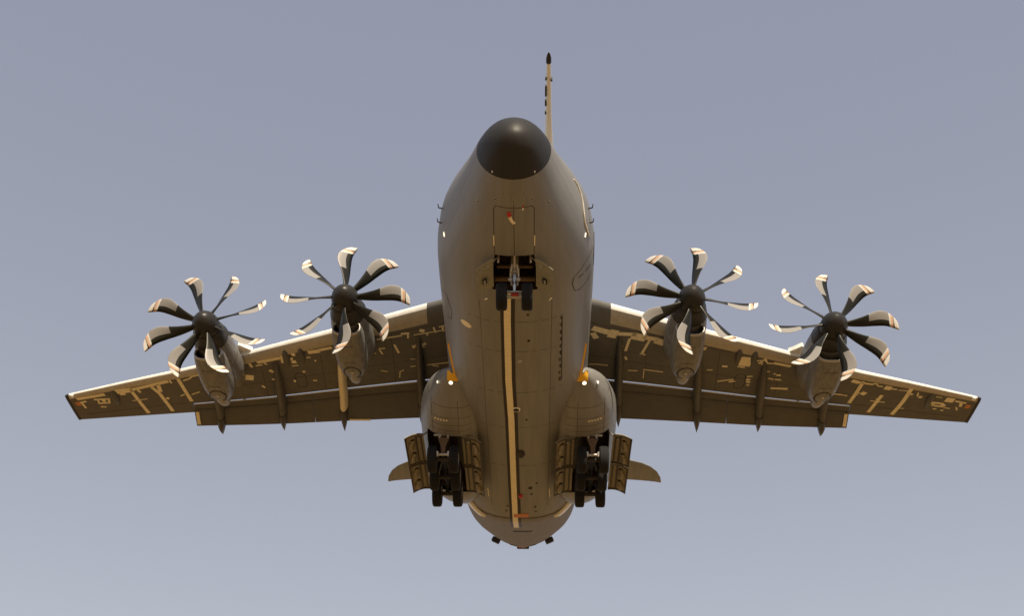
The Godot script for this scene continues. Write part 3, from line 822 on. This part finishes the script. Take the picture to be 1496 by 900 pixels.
	pp([15.74, 20.02, 15.96, 20.15], .30)
	pp([14.35, 18.70, 14.66, 18.83], .50)
	pp([14.46, 20.21, 14.91, 20.26], .10)
	pp([14.91, 20.26, 15.17, 20.33], .07)
	pp([16.30, 20.70, 16.58, 20.74, 16.99, 20.80], .07)
	pp([16.53, 20.49, 16.72, 20.82], .10)
	pp([17.70, 21.30, 17.99, 21.30], .06)
	pp([15.55, 20.27, 15.63, 19.99], .10)
	pp([18.30, 19.86, 18.33, 20.19], .08)
	pp([18.39, 20.23, 18.57, 20.25], .18)
	pp([19.67, 20.39, 20.08, 20.46], .42)
	pp([20.14, 20.49, 20.69, 20.65], .14)
	pp([20.45, 20.59, 20.51, 20.96], .16)
	pp([19.11, 20.67, 19.62, 20.75], .16)
	pp([19.16, 20.93, 19.74, 21.01], .14)
	pp([19.17, 20.71, 19.27, 20.98], .16)
	pp([19.56, 20.72, 19.78, 20.97], .20)
	pp([19.31, 21.23, 19.48, 21.24], .10)
	pp([19.68, 21.34, 19.83, 21.35], .10)
	pp([19.76, 21.09, 20.08, 21.16], .08)
	pp([20.33, 21.01, 20.44, 21.29], .08)
	pp([19.18, 20.18, 19.48, 20.23], .06)

# ---------------------------------------------------------------- tail
func build_tail():
	# fin
	var R := []
	for k in 9:
		var u := k / 8.0; var h: float = lerp(5.6, 12.7, u); var s0: float = lerp(33.8, 39.4, u); var c: float = lerp(8.2, 4.6, u); var th: float = lerp(0.95, 0.5, u)
		R.append(foil(func(s, y): return V(y, s, h + (1.0 - u) * max(0.0, s - 36.0) * 0.33), s0, c, th))
	var b := Buf.new(); b.grid(R, true); part("tail_fin", b, M.paint, plane)
	for sg in [-1, 1]:
		R = []
		for q in [[0.0, 39.4, 43.9], [2.0, 40.05, 44.05], [4.0, 40.75, 44.2], [6.0, 41.45, 44.38], [7.0, 41.82, 44.48], [7.7, 42.15, 44.58], [8.3, 42.65, 44.68], [8.75, 43.3, 44.78], [9.05, 44.1, 44.88], [9.15, 44.75, 44.9]]:
			R.append(foil(func(s, y): return V(sg * q[0], s, 12.87 + y), q[1], q[2] - q[1], max(0.02, (q[2] - q[1]) * 0.1)))
		b = Buf.new(); b.grid(R, true); b.fan(R[-1], Vector3(sg, 0, 0))
		part("tailplane", b, M.paint, plane)
	b = Buf.new(); b.lathe(V(0, 38.6, 12.85), V(0, 1, 0), [[0.0, 0.01], [0.4, 0.25], [1.2, 0.42], [3.0, 0.45], [5.0, 0.36], [6.2, 0.12], [6.5, 0.01]], 20); part("tail_bullet", b, M.paint, plane)

func foil(to: Callable, s0: float, c: float, th: float) -> Array:
	var r := []
	for t in [1.0, 0.8, 0.6, 0.4, 0.25, 0.12, 0.05, 0.015]: r.append(to.call(s0 + c * t, -th / 2 * prof(t)))
	r.append(to.call(s0, 0.0))
	for t in [0.015, 0.05, 0.12, 0.25, 0.4, 0.6, 0.8, 0.995]: r.append(to.call(s0 + c * t, th / 2 * prof(t)))
	return r
func prof(t: float) -> float: return sqrt(1.0 - pow(1.0 - min(t / 0.3, 1.0), 2.0)) * (1.0 if t < 0.3 else 1.0 - pow((t - 0.3) / 0.7, 1.4))

# ---------------------------------------------------------------- engines
func super_ring(x: float, s: float, w: float, lo: float, hi: float, n: float, seg := 36) -> Array:
	var r := []; var m := (lo + hi) / 2
	for k in seg:
		var a := TAU * k / seg
		r.append(V(x + w * sign(cos(a)) * pow(abs(cos(a)), 2 / n), s, m + (hi - m) * sign(sin(a)) * pow(abs(sin(a)), 2 / n)))
	return r

func build_engine(x: float, s: float, h: float):
	var b := Buf.new(); var R := []
	for q in [[0.06, 0.46, -0.46, 0.46, 2.0], [0.08, 0.58, -0.58, 0.58, 2.0], [0.3, 0.64, -0.62, 0.66, 2.0], [0.8, 0.74, -0.70, 0.80, 2.1], [1.5, 0.80, -0.80, 0.92, 2.2], [2.3, 0.83, -0.80, 1.02, 2.3], [3.2, 0.82, -0.72, 1.12, 2.3], [4.0, 0.76, -0.30, 1.25, 2.3],
			[4.8, 0.62, 0.22, 1.38, 2.2], [5.6, 0.48, 0.66, 1.42, 2.1], [6.6, 0.28, 0.9, 1.36, 2.0], [7.6, 0.04, 1.0, 1.2, 2.0]]:
		R.append(super_ring(x, s + q[0], q[1], h + q[2], h + q[3], q[4]))
	b.grid(R.slice(3), true)
	var o := part("engine_nacelle", b, M.nacelle, plane)
	b = Buf.new(); b.grid(R.slice(0, 4), true); b.fan(R[0], V(0, -1, 0)); part("front_cowl", b, M.front_cowl, o, "dark ring of cowling behind the propeller")
	if abs(x) > 10.0:      # pale strake between the inboard flank and the wing
		var sg: float = sign(x); var A := []; var B := []
		for p in [[12.0, 17.3], [12.25, 17.1], [12.5, 16.85], [12.6, 16.9], [12.6, 17.8], [12.0, 17.6]]:
			A.append(V(sg * p[0], p[1], 4.93)); B.append(V(sg * p[0], p[1], 5.12))
		b = Buf.new(); b.fan(A, Vector3.DOWN); b.fan(B, Vector3.UP); A.append(A[0]); B.append(B[0]); b.grid([A, B], false); part("nacelle_strake", b, M.strip, o)
	# chin scoop: outside, lip, duct
	R = []
	for q in [[0.86, 0.60, -1.14, -0.40, 2.6], [1.1, 0.63, -1.21, -0.3, 2.7], [1.6, 0.66, -1.31, -0.2, 3.0], [2.3, 0.67, -1.39, -0.1, 3.0], [3.0, 0.65, -1.42, 0.0, 2.9], [3.6, 0.58, -1.36, 0.1, 2.7], [4.0, 0.48, -1.18, 0.2, 2.4], [4.4, 0.34, -0.75, 0.2, 2.1], [4.8, 0.08, -0.2, 0.3, 2.0]]:
		R.append(super_ring(x, s + q[0], q[1], h + q[2], h + q[3], q[4]))
	b = Buf.new(); b.grid(R, true); part("intake_scoop", b, M.nacelle, o)
	R = []
	for q in [[0.862, 0.60, -1.14, -0.40], [0.80, 0.595, -1.13, -0.41], [0.765, 0.575, -1.11, -0.43], [0.76, 0.55, -1.08, -0.455], [0.775, 0.525, -1.055, -0.475], [0.83, 0.51, -1.04, -0.49]]:
		R.append(super_ring(x, s + q[0], q[1], h + q[2], h + q[3], 2.6))
	b = Buf.new(); b.grid(R, true, null, Vector3(0, 0, 1)); part("intake_lip", b, M.steel, o)
	R = []
	for q in [[0.83, 0.51, -1.04, -0.49], [1.2, 0.46, -0.98, -0.45], [1.7, 0.40, -0.9, -0.4]]: R.append(super_ring(x, s + q[0], q[1], h + q[2], h + q[3], 2.6))
	b = Buf.new(); b.grid(R, true); b.fan(R[-1], V(0, -1, 0)); part("intake_duct", b, M.black, o)
	# joint rings round the cowl
	for q in [[0.8, 0.74, -0.70, 0.80, 2.1], [2.3, 0.83, -0.80, 1.02, 2.3]]:
		R = []
		for d in [-0.018, -0.012, 0.012, 0.018]:
			var e := 0.004 if abs(d) < 0.015 else -0.004
			R.append(super_ring(x, s + q[0] + d, q[1] + e, h + q[2] - e, h + q[3] + e, q[4]))
		b = Buf.new(); b.grid(R, true); part("cowl_joint", b, M.seam, o)
	# scoop panels: a raised cover, an oval cooler outlet and the drain nub behind
	var under := func(dx, ds):
		var t := [[0.86, -1.14, 0.60], [1.1, -1.21, 0.63], [1.6, -1.31, 0.66], [2.3, -1.39, 0.67], [3.0, -1.42, 0.65], [3.6, -1.36, 0.58], [4.0, -1.18, 0.48], [4.4, -0.75, 0.34]]
		var lo := pch(t, 1, ds); var w := pch(t, 2, ds); var hi := -0.15; var m := (lo + hi) / 2
		return V(x + dx, s + ds, h + m - (m - lo) * pow(max(0.0, 1.0 - pow(abs(dx) / w, 2.9)), 1 / 2.9))
	var path := func(called, P, w, m, up):
		var Q := []
		for i in P.size():
			var a: Vector2 = P[max(i - 1, 0)]; var c: Vector2 = P[min(i + 1, P.size() - 1)]; var d := (c - a).normalized(); var q = Vector2(-d.y, d.x) * w / 2; var p: Vector2 = P[i]
			Q.append([under.call(p.x + q.x, p.y + q.y), under.call(p.x + q.x, p.y + q.y) + Vector3(0, -up, up * 0.4), under.call(p.x - q.x, p.y - q.y) + Vector3(0, -up, up * 0.4), under.call(p.x - q.x, p.y - q.y)])
		var bb := Buf.new(); bb.grid(Q, false, null, Vector3(0, -1, 0.3)); return part(called, bb, m, o)
	var ov := []
	for k in 21: ov.append(Vector2(0.36 * cos(TAU * k / 20), 3.3 + 0.5 * sin(TAU * k / 20)))
	path.call("outlet_rim", ov, 0.05, M.stripe_dark, 0.01)
	path.call("cowl_panel", [Vector2(-0.22, 1.75), Vector2(0.0, 1.75), Vector2(0.22, 1.75)], 0.3, M.paint_ramp, 0.008)
	path.call("cowl_seam", [Vector2(-0.5, 1.45), Vector2(-0.25, 1.45), Vector2(0, 1.45), Vector2(0.25, 1.45), Vector2(0.5, 1.45)], 0.025, M.seam, 0.004)
	path.call("cowl_seam", [Vector2(-0.52, 2.5), Vector2(-0.25, 2.5), Vector2(0, 2.5), Vector2(0.25, 2.5), Vector2(0.52, 2.5)], 0.025, M.seam, 0.004)
	path.call("cowl_latch", [Vector2(-0.03, 3.25), Vector2(0.05, 3.25)], 0.08, M.cream, 0.012)
	b = Buf.new(); b.tube([V(x, s + 3.3, h - 1.15), V(x, s + 3.9, h - 1.06), V(x, s + 4.4, h - 0.92)], [0.24, 0.28, 0.25], 20); part("exhaust_pipe", b, M.gear_paint, o)
	b = Buf.new(); b.lathe(V(x, s + 4.41, h - 0.92), V(0, 1, 0.3).normalized(), [[-0.02, 0.25], [0.05, 0.24], [0.05, 0.20], [-0.3, 0.18]], 20); part("exhaust_rim", b, M.steel, o)

# ---------------------------------------------------------------- propellers: hub, eight curved blades
var blade_mesh := {}
func blade(dir: int) -> ArrayMesh:
	if blade_mesh.has(dir): return blade_mesh[dir]
	var T := [   # radius, chord, pitch (deg), offset of mid chord towards the leading edge, thickness
		[0.40, 0.22, 60.0, 0.0, 0.13], [0.62, 0.27, 55.0, 0.0, 0.10], [0.95, 0.36, 48.0, 0.015, 0.075], [1.3, 0.46, 41.0, 0.05, 0.058], [1.6, 0.56, 35.0, 0.10, 0.048], [1.9, 0.64, 30.0, 0.13, 0.040], [2.15, 0.64, 27.0, 0.10, 0.033], [2.4, 0.56, 25.0, -0.03, 0.026], [2.56, 0.45, 24.0, -0.16, 0.02], [2.645, 0.31, 23.0, -0.26, 0.014], [2.668, 0.14, 23.0, -0.32, 0.008]]
	var dark := Color(0.017, 0.016, 0.015); var grey := Color(0.25, 0.243, 0.23); var white := Color(0.62, 0.60, 0.56); var amber := Color(0.60, 0.38, 0.24)
	var rs := []; var cs := []
	for r in [0.40, 0.5, 0.62, 0.8, 0.95, 1.12, 1.3, 1.42]: rs.append(r); cs.append(dark)
	rs.append(1.45); cs.append(dark)
	for r in [1.452, 1.6, 1.75, 1.9, 2.05, 2.2, 2.30]: rs.append(r); cs.append(grey)
	for r in [2.302, 2.37]: rs.append(r); cs.append(white)
	for r in [2.372, 2.45]: rs.append(r); cs.append(amber)
	for r in [2.452, 2.50]: rs.append(r); cs.append(grey)
	for r in [2.502, 2.56, 2.61, 2.645, 2.66, 2.668]: rs.append(r); cs.append(white)
	var R := []
	for r in rs:
		var c := pch(T, 1, r); var be := deg_to_rad(pch(T, 2, r)); var off := pch(T, 3, r); var th := pch(T, 4, r) * 1.2
		var e := Vector3(-dir * cos(be), 0, sin(be)); var n := Vector3(dir * sin(be), 0, cos(be))
		var row := []
		for t in [1.0, 0.75, 0.585, 0.575, 0.5, 0.28, 0.12, 0.03, 0.0, 0.03, 0.12, 0.28, 0.5, 0.575, 0.585, 0.75]:
			var side := -0.6 if row.size() > 8 else 1.0
			var y: float = th * side * 0.6 * (0.0 if t == 0.0 else sqrt(min(t / 0.28, 1.0)) * (1.0 if t < 0.3 else 1.0 - pow((t - 0.28) / 0.72, 1.6)))
			row.append(Vector3(0, r, 0) + e * (off + c * (0.5 - t)) + n * y)
		R.append(row)
	# the front part of the outer blade carries a pale metal guard, the rest is black
	var CC := []
	for i in rs.size():
		var row := []
		for t in [1.0, 0.75, 0.585, 0.575, 0.5, 0.28, 0.12, 0.03, 0.0, 0.03, 0.12, 0.28, 0.5, 0.575, 0.585, 0.75]: row.append(dark if cs[i] == grey and t > 0.58 else cs[i])
		CC.append(row)
	var b := Buf.new(); b.grid(R, true, null, null, CC)
	blade_mesh[dir] = b.mesh()
	return blade_mesh[dir]

func build_propeller(x: float, s: float, h: float, dir: int, phase: float):
	var hub := Buf.new()
	hub.lathe(Vector3(0, 0, -0.04), Vector3(0, 0, 1), [[0.0, 0.50], [0.0, 0.555], [0.12, 0.565], [0.35, 0.55], [0.55, 0.49], [0.74, 0.37], [0.87, 0.23], [0.93, 0.11], [0.95, 0.002]], 40)
	var o := part("propeller", hub, M.spinner, plane)
	o.position = V(x, s, h)
	var back := Buf.new(); back.lathe(Vector3(0, 0, -0.06), Vector3(0, 0, 1), [[0.0, 0.02], [0.0, 0.52], [0.015, 0.52]], 32); part("hub_back_plate", back, M.black, o)
	for k in 8:
		var m := part("blade", blade(dir), M.blade, o)
		m.rotation.z = deg_to_rad(phase + 45.0 * k - 90.0)
		m.position.z = 0.28

# ---------------------------------------------------------------- landing gear
func wheel(o: Node3D, c: Vector3, r: float, w: float, out: float):
	var b := Buf.new()
	var p := [[-w * 0.42, r * 0.60], [-w * 0.48, r * 0.72], [-w * 0.5, r * 0.84], [-w * 0.44, r * 0.95], [-w * 0.3, r * 0.99]]
	for k in 5:
		var u: float = -0.22 + 0.11 * k
		p.append_array([[w * (u - 0.03), r], [w * (u - 0.012), r * 0.985], [w * (u + 0.012), r * 0.985], [w * (u + 0.03), r]])
	p.append_array([[w * 0.3, r * 0.99], [w * 0.44, r * 0.95], [w * 0.5, r * 0.84], [w * 0.48, r * 0.72], [w * 0.42, r * 0.60]])
	b.lathe(c, Vector3.RIGHT, p, 40); part("tyre", b, M.rubber, o)
	b = Buf.new()
	b.lathe(c, Vector3.RIGHT, [[-w * 0.35, 0.03], [-w * 0.38, r * 0.2], [-w * 0.2, r * 0.3], [-w * 0.22, r * 0.5], [-w * 0.42, r * 0.57], [-w * 0.42, r * 0.61], [w * 0.42, r * 0.61], [w * 0.42, r * 0.57], [w * 0.22, r * 0.5], [w * 0.2, r * 0.3], [w * 0.38, r * 0.2], [w * 0.35, 0.03]], 28); part("wheel_rim", b, M.rim, o)

func build_nose_gear():
	var b := Buf.new()
	b.tube([V(0, 4.95, 0.95), V(0, 5.08, 0.2), V(0, 5.12, -0.1)], [0.13, 0.13, 0.12], 20)
	b.tube([V(0, 5.10, 0.12), V(0, 5.11, 0.0)], [0.17, 0.17], 20)
	var o := part("nose_landing_gear", b, M.gear_paint, plane)
	b = Buf.new(); b.tube([V(0, 5.11, -0.05), V(0, 5.25, -0.95)], [0.075, 0.075], 16); part("piston", b, M.chrome, o)
	b = Buf.new(); b.tube([V(-0.42, 5.25, -0.95), V(0.42, 5.25, -0.95)], [0.07, 0.07], 14); part("axle", b, M.steel, o)
	b = Buf.new(); b.tube([V(0, 4.45, 0.55), V(0, 4.95, 0.05)], [0.05, 0.05], 12); part("drag_brace", b, M.steel, o)
	for x in [-0.10, 0.10]:
		b = Buf.new(); b.tube([V(x * 0.8, 4.85, 0.12), V(x * 1.4, 5.1, -0.12), V(x, 5.2, -0.5)], [0.035, 0.035, 0.03], 10); part("steering_arm", b, M.steel, o)
	b = Buf.new(); b.tube([V(0, 5.2, -0.1), V(0, 5.48, -0.5), V(0, 5.3, -0.85)], [0.05, 0.045, 0.05], 10); part("torque_link", b, M.gear_paint, o)
	for x in [-0.14, 0.13]:
		b = Buf.new(); b.lathe(V(x, 4.98, -0.42), Vector3(0, -0.3, 0.95).normalized(), [[-0.12, 0.03], [-0.04, 0.07], [0.02, 0.075], [0.03, 0.001]], 16); part("taxi_lamp", b, M.rim, o)
	b = Buf.new(); b.box(V(0.0, 5.12, -0.85), Vector3(0.5, 0.07, 0.07), Basis.IDENTITY, 0.015); part("tow_fitting", b, M.rim, o)
	b = Buf.new(); b.box(V(0.02, 5.16, -0.95), Vector3(0.26, 0.06, 0.12), Basis.IDENTITY, 0.015); part("tow_pin", b, M.red, o)
	for x in [-0.43, 0.43]: wheel(o, V(x, 5.25, -0.95), 0.48, 0.37, sign(x))
	# the two open rear doors
	for sg in [-1, 1]:
		var R := []; var T := []; var k := 0.022
		for i in 9:
			var u := i / 8.0; var s: float = lerp(4.45, 5.98, u); var r := []; var t := []
			for j in 6:
				var q := j / 5.0; var x: float = 0.73 + 0.58 * q; var s2: float = s + (0.18 * q * (1.0 - u) * (1.0 - u))
				var hh: float = 0.03 - 0.33 * q + 0.04 * sin(PI * q)
				r.append(V(sg * x, s2, hh)); t.append(V(sg * x, s2, hh + k))
			R.append(r); T.append(t)
		var bb := Buf.new(); bb.grid(R, false, null, Vector3.DOWN); bb.grid(T, false, null, Vector3.UP)
		bb.grid([R[0], T[0]], false, null, V(0, -1, 0)); bb.grid([R[8], T[8]], false, null, V(0, 1, 0))
		var A := []; var B := []
		for i in 9: A.append(R[i][5]); B.append(T[i][5])
		bb.grid([A, B], false, null, Vector3(sg, 0, 0))
		var d := part("nose_gear_door", bb, M.nose_door, plane)
		var c := Buf.new(); c.box(V(sg * 1.02, 5.45, -0.15), Vector3(0.16, 0.05, 0.26), Basis(Vector3(0, 0, 1), -sg * 0.5), 0.01); part("door_bracket", c, M.stripe_dark, d)
		c = Buf.new(); c.box(V(sg * 1.03, 5.45, -0.185), Vector3(0.06, 0.04, 0.2), Basis(Vector3(0, 0, 1), -sg * 0.5), 0.01); part("door_latch", c, M.rim, d)
		c = Buf.new(); c.tube([V(sg * 0.6, 4.7, 0.3), V(sg * 0.95, 4.75, -0.1)], [0.025, 0.025], 8); part("door_rod", c, M.steel, d)

func build_main_gear(sg: int):
	var xc := sg * 3.1
	var o: MeshInstance3D
	var ax := [16.78, 18.35, 19.88]
	for i in 3:
		var b := Buf.new(); var s: float = ax[i]
		b.tube([V(xc, s - 0.2, 1.7), V(xc, s - 0.06, 0.35), V(xc, s - 0.02, -0.05)], [0.16, 0.16, 0.14], 18)
		if i == 0: o = part("main_landing_gear", b, M.strut_dark, plane)
		else: part("strut", b, M.strut_dark, o)
		b = Buf.new(); b.tube([V(xc, s - 0.15, 0.05), V(xc, s - 0.15, -0.5), V(xc, s, -0.82)], [0.15, 0.13, 0.13], 14); part("trailing_arm", b, M.strut_dark, o)
		b = Buf.new(); b.tube([V(xc - 0.42, s, -0.85), V(xc + 0.42, s, -0.85)], [0.09, 0.09], 14); part("axle", b, M.strut_dark, o)
		b = Buf.new(); b.tube([V(xc, s + 0.35, 0.9), V(xc, s + 0.12, -0.1), V(xc, s + 0.05, -0.7)], [0.09, 0.09, 0.055], 14); part("shock_absorber", b, M.strut_dark if i > 0 else M.gear_paint, o)
		for x in [-0.45, 0.45]: wheel(o, V(xc + x, s, -0.85), 0.575, 0.40, sign(x))
	# forward brace: cross tube with lugs, a triangular plate, a lower yoke
	var b := Buf.new(); b.tube([V(xc - 0.42, 16.45, 0.12), V(xc + 0.42, 16.45, 0.12)], [0.05, 0.05], 12)
	part("brace_tube", b, M.steel, o)
	for x in [-0.17, 0.17]:
		b = Buf.new(); b.box(V(xc + x, 16.45, 0.10), Vector3(0.08, 0.34, 0.2), Basis.IDENTITY, 0.02); part("brace_lug", b, M.steel, o)
		b = Buf.new(); b.box(V(xc + x * 1.35, 16.5, -0.78), Vector3(0.09, 0.2, 0.42), Basis(Vector3(1, 0, 0), 0.3), 0.02); part("yoke_lug", b, M.steel, o)
	b = Buf.new()
	var P := []; var Q := []
	for p in [[-0.24, 16.42, -0.02], [0.24, 16.42, -0.02], [0.09, 16.4, -0.45], [0.09, 16.42, -0.72], [-0.09, 16.42, -0.72], [-0.09, 16.4, -0.45]]:
		P.append(V(xc + p[0], p[1], p[2])); Q.append(V(xc + p[0], p[1] + 0.1, p[2]))
	b.fan(P, Vector3(0, 0, 1)); b.fan(Q, Vector3(0, 0, -1)); b.grid([P, Q], true); part("brace_plate", b, M.beam, o)
	b = Buf.new(); b.tube([V(xc - 0.25, 16.5, -0.78), V(xc + 0.25, 16.5, -0.78)], [0.06, 0.06], 12); part("brace_tube", b, M.steel, o)
	for q in [[-1, 1.0], [1, 1.0]]:
		b = Buf.new(); b.tube([V(xc + q[0] * 0.1, 17.5, -0.55), V(xc + q[0] * 0.2, 17.75, -0.85)], [0.05, 0.04], 10); part("brake_line", b, M.strut_dark, o)
	# doors: curved panels opened outwards on both sides, ribs on their inner faces
	for side in [1, -1]:
		var x0: float = 3.98 if side > 0 else 2.34; var w: float = 0.78 if side > 0 else 0.80
		var h0: float = 0.16 if side > 0 else 0.0
		for half in 2:
			var sa: float = 16.42 if half == 0 else 18.92; var sb: float = 18.86 if half == 0 else 21.28
			var shp := func(q, s, dn): return V(sg * (x0 + side * w * q), s, h0 - 0.26 * q + 0.09 * sin(PI * q) - dn)
			var R := []; var T := []
			for i in 5:
				var s: float = lerp(sa, sb, i / 4.0); var r := []; var t := []
				for j in 9: r.append(shp.call(j / 8.0, s, 0.0)); t.append(shp.call(j / 8.0, s, -0.03))
				R.append(r); T.append(t)
			b = Buf.new(); b.grid(R, false, null, Vector3.DOWN); b.grid(T, false, null, Vector3.UP)
			b.grid([R[0], T[0]], false, null, V(0, -1, 0)); b.grid([R[4], T[4]], false, null, V(0, 1, 0))
			var A := []; var B := []
			for i in 5: A.append(R[i][8]); B.append(T[i][8])
			b.grid([A, B], false, null, Vector3(sg * side, 0, 0))
			var d := part("main_gear_door", b, M.door_inside, plane)
			# two cross frames at the ends, two long stringers, hinge fittings
			for e in [sa + 0.05, sb - 0.05]:
				var F := []; var G := []
				for j in 9: F.append([shp.call(j / 8.0, e - 0.03, 0.0), shp.call(j / 8.0, e - 0.03, 0.07 * (1.0 - 0.5 * j / 8.0)), shp.call(j / 8.0, e + 0.03, 0.07 * (1.0 - 0.5 * j / 8.0)), shp.call(j / 8.0, e + 0.03, 0.0)])
				b = Buf.new(); b.grid(F, false, null, Vector3.DOWN); part("door_frame", b, M.door_frame, d)
			for q in [0.16, 0.42, 0.95]:
				b = Buf.new(); var F := []
				for i in 2:
					var s: float = sa + 0.09 if i == 0 else sb - 0.09
					F.append([shp.call(q - 0.045, s, 0.0), shp.call(q - 0.035, s, 0.05), shp.call(q + 0.035, s, 0.05), shp.call(q + 0.045, s, 0.0)])
				b.grid(F, false, null, Vector3.DOWN); part("door_stringer", b, M.door_frame, d)
			for e in [0.3, 0.75]:
				var sc: float = lerp(sa, sb, e)
				b = Buf.new(); b.tube([shp.call(0.58, sc - 0.28, 0.0), shp.call(0.68, sc - 0.1, 0.10), shp.call(0.70, sc + 0.2, 0.09), shp.call(0.70, sc + 0.42, -0.01)], [0.07, 0.10, 0.10, 0.06], 10); part("latch_housing", b, M.door_inside, d)
				b = Buf.new(); b.box(shp.call(0.62, sc - 0.3, 0.02), Vector3(0.16, 0.05, 0.12), Basis.IDENTITY, 0.015); part("latch_slot", b, M.black, d)
			if half == 0:
				b = Buf.new(); b.tube([V(sg * (x0 - side * 0.15), sa + 0.35, 0.45), shp.call(0.35, sa + 0.25, 0.1)], [0.035, 0.035], 8); part("door_rod", b, M.chrome, d)
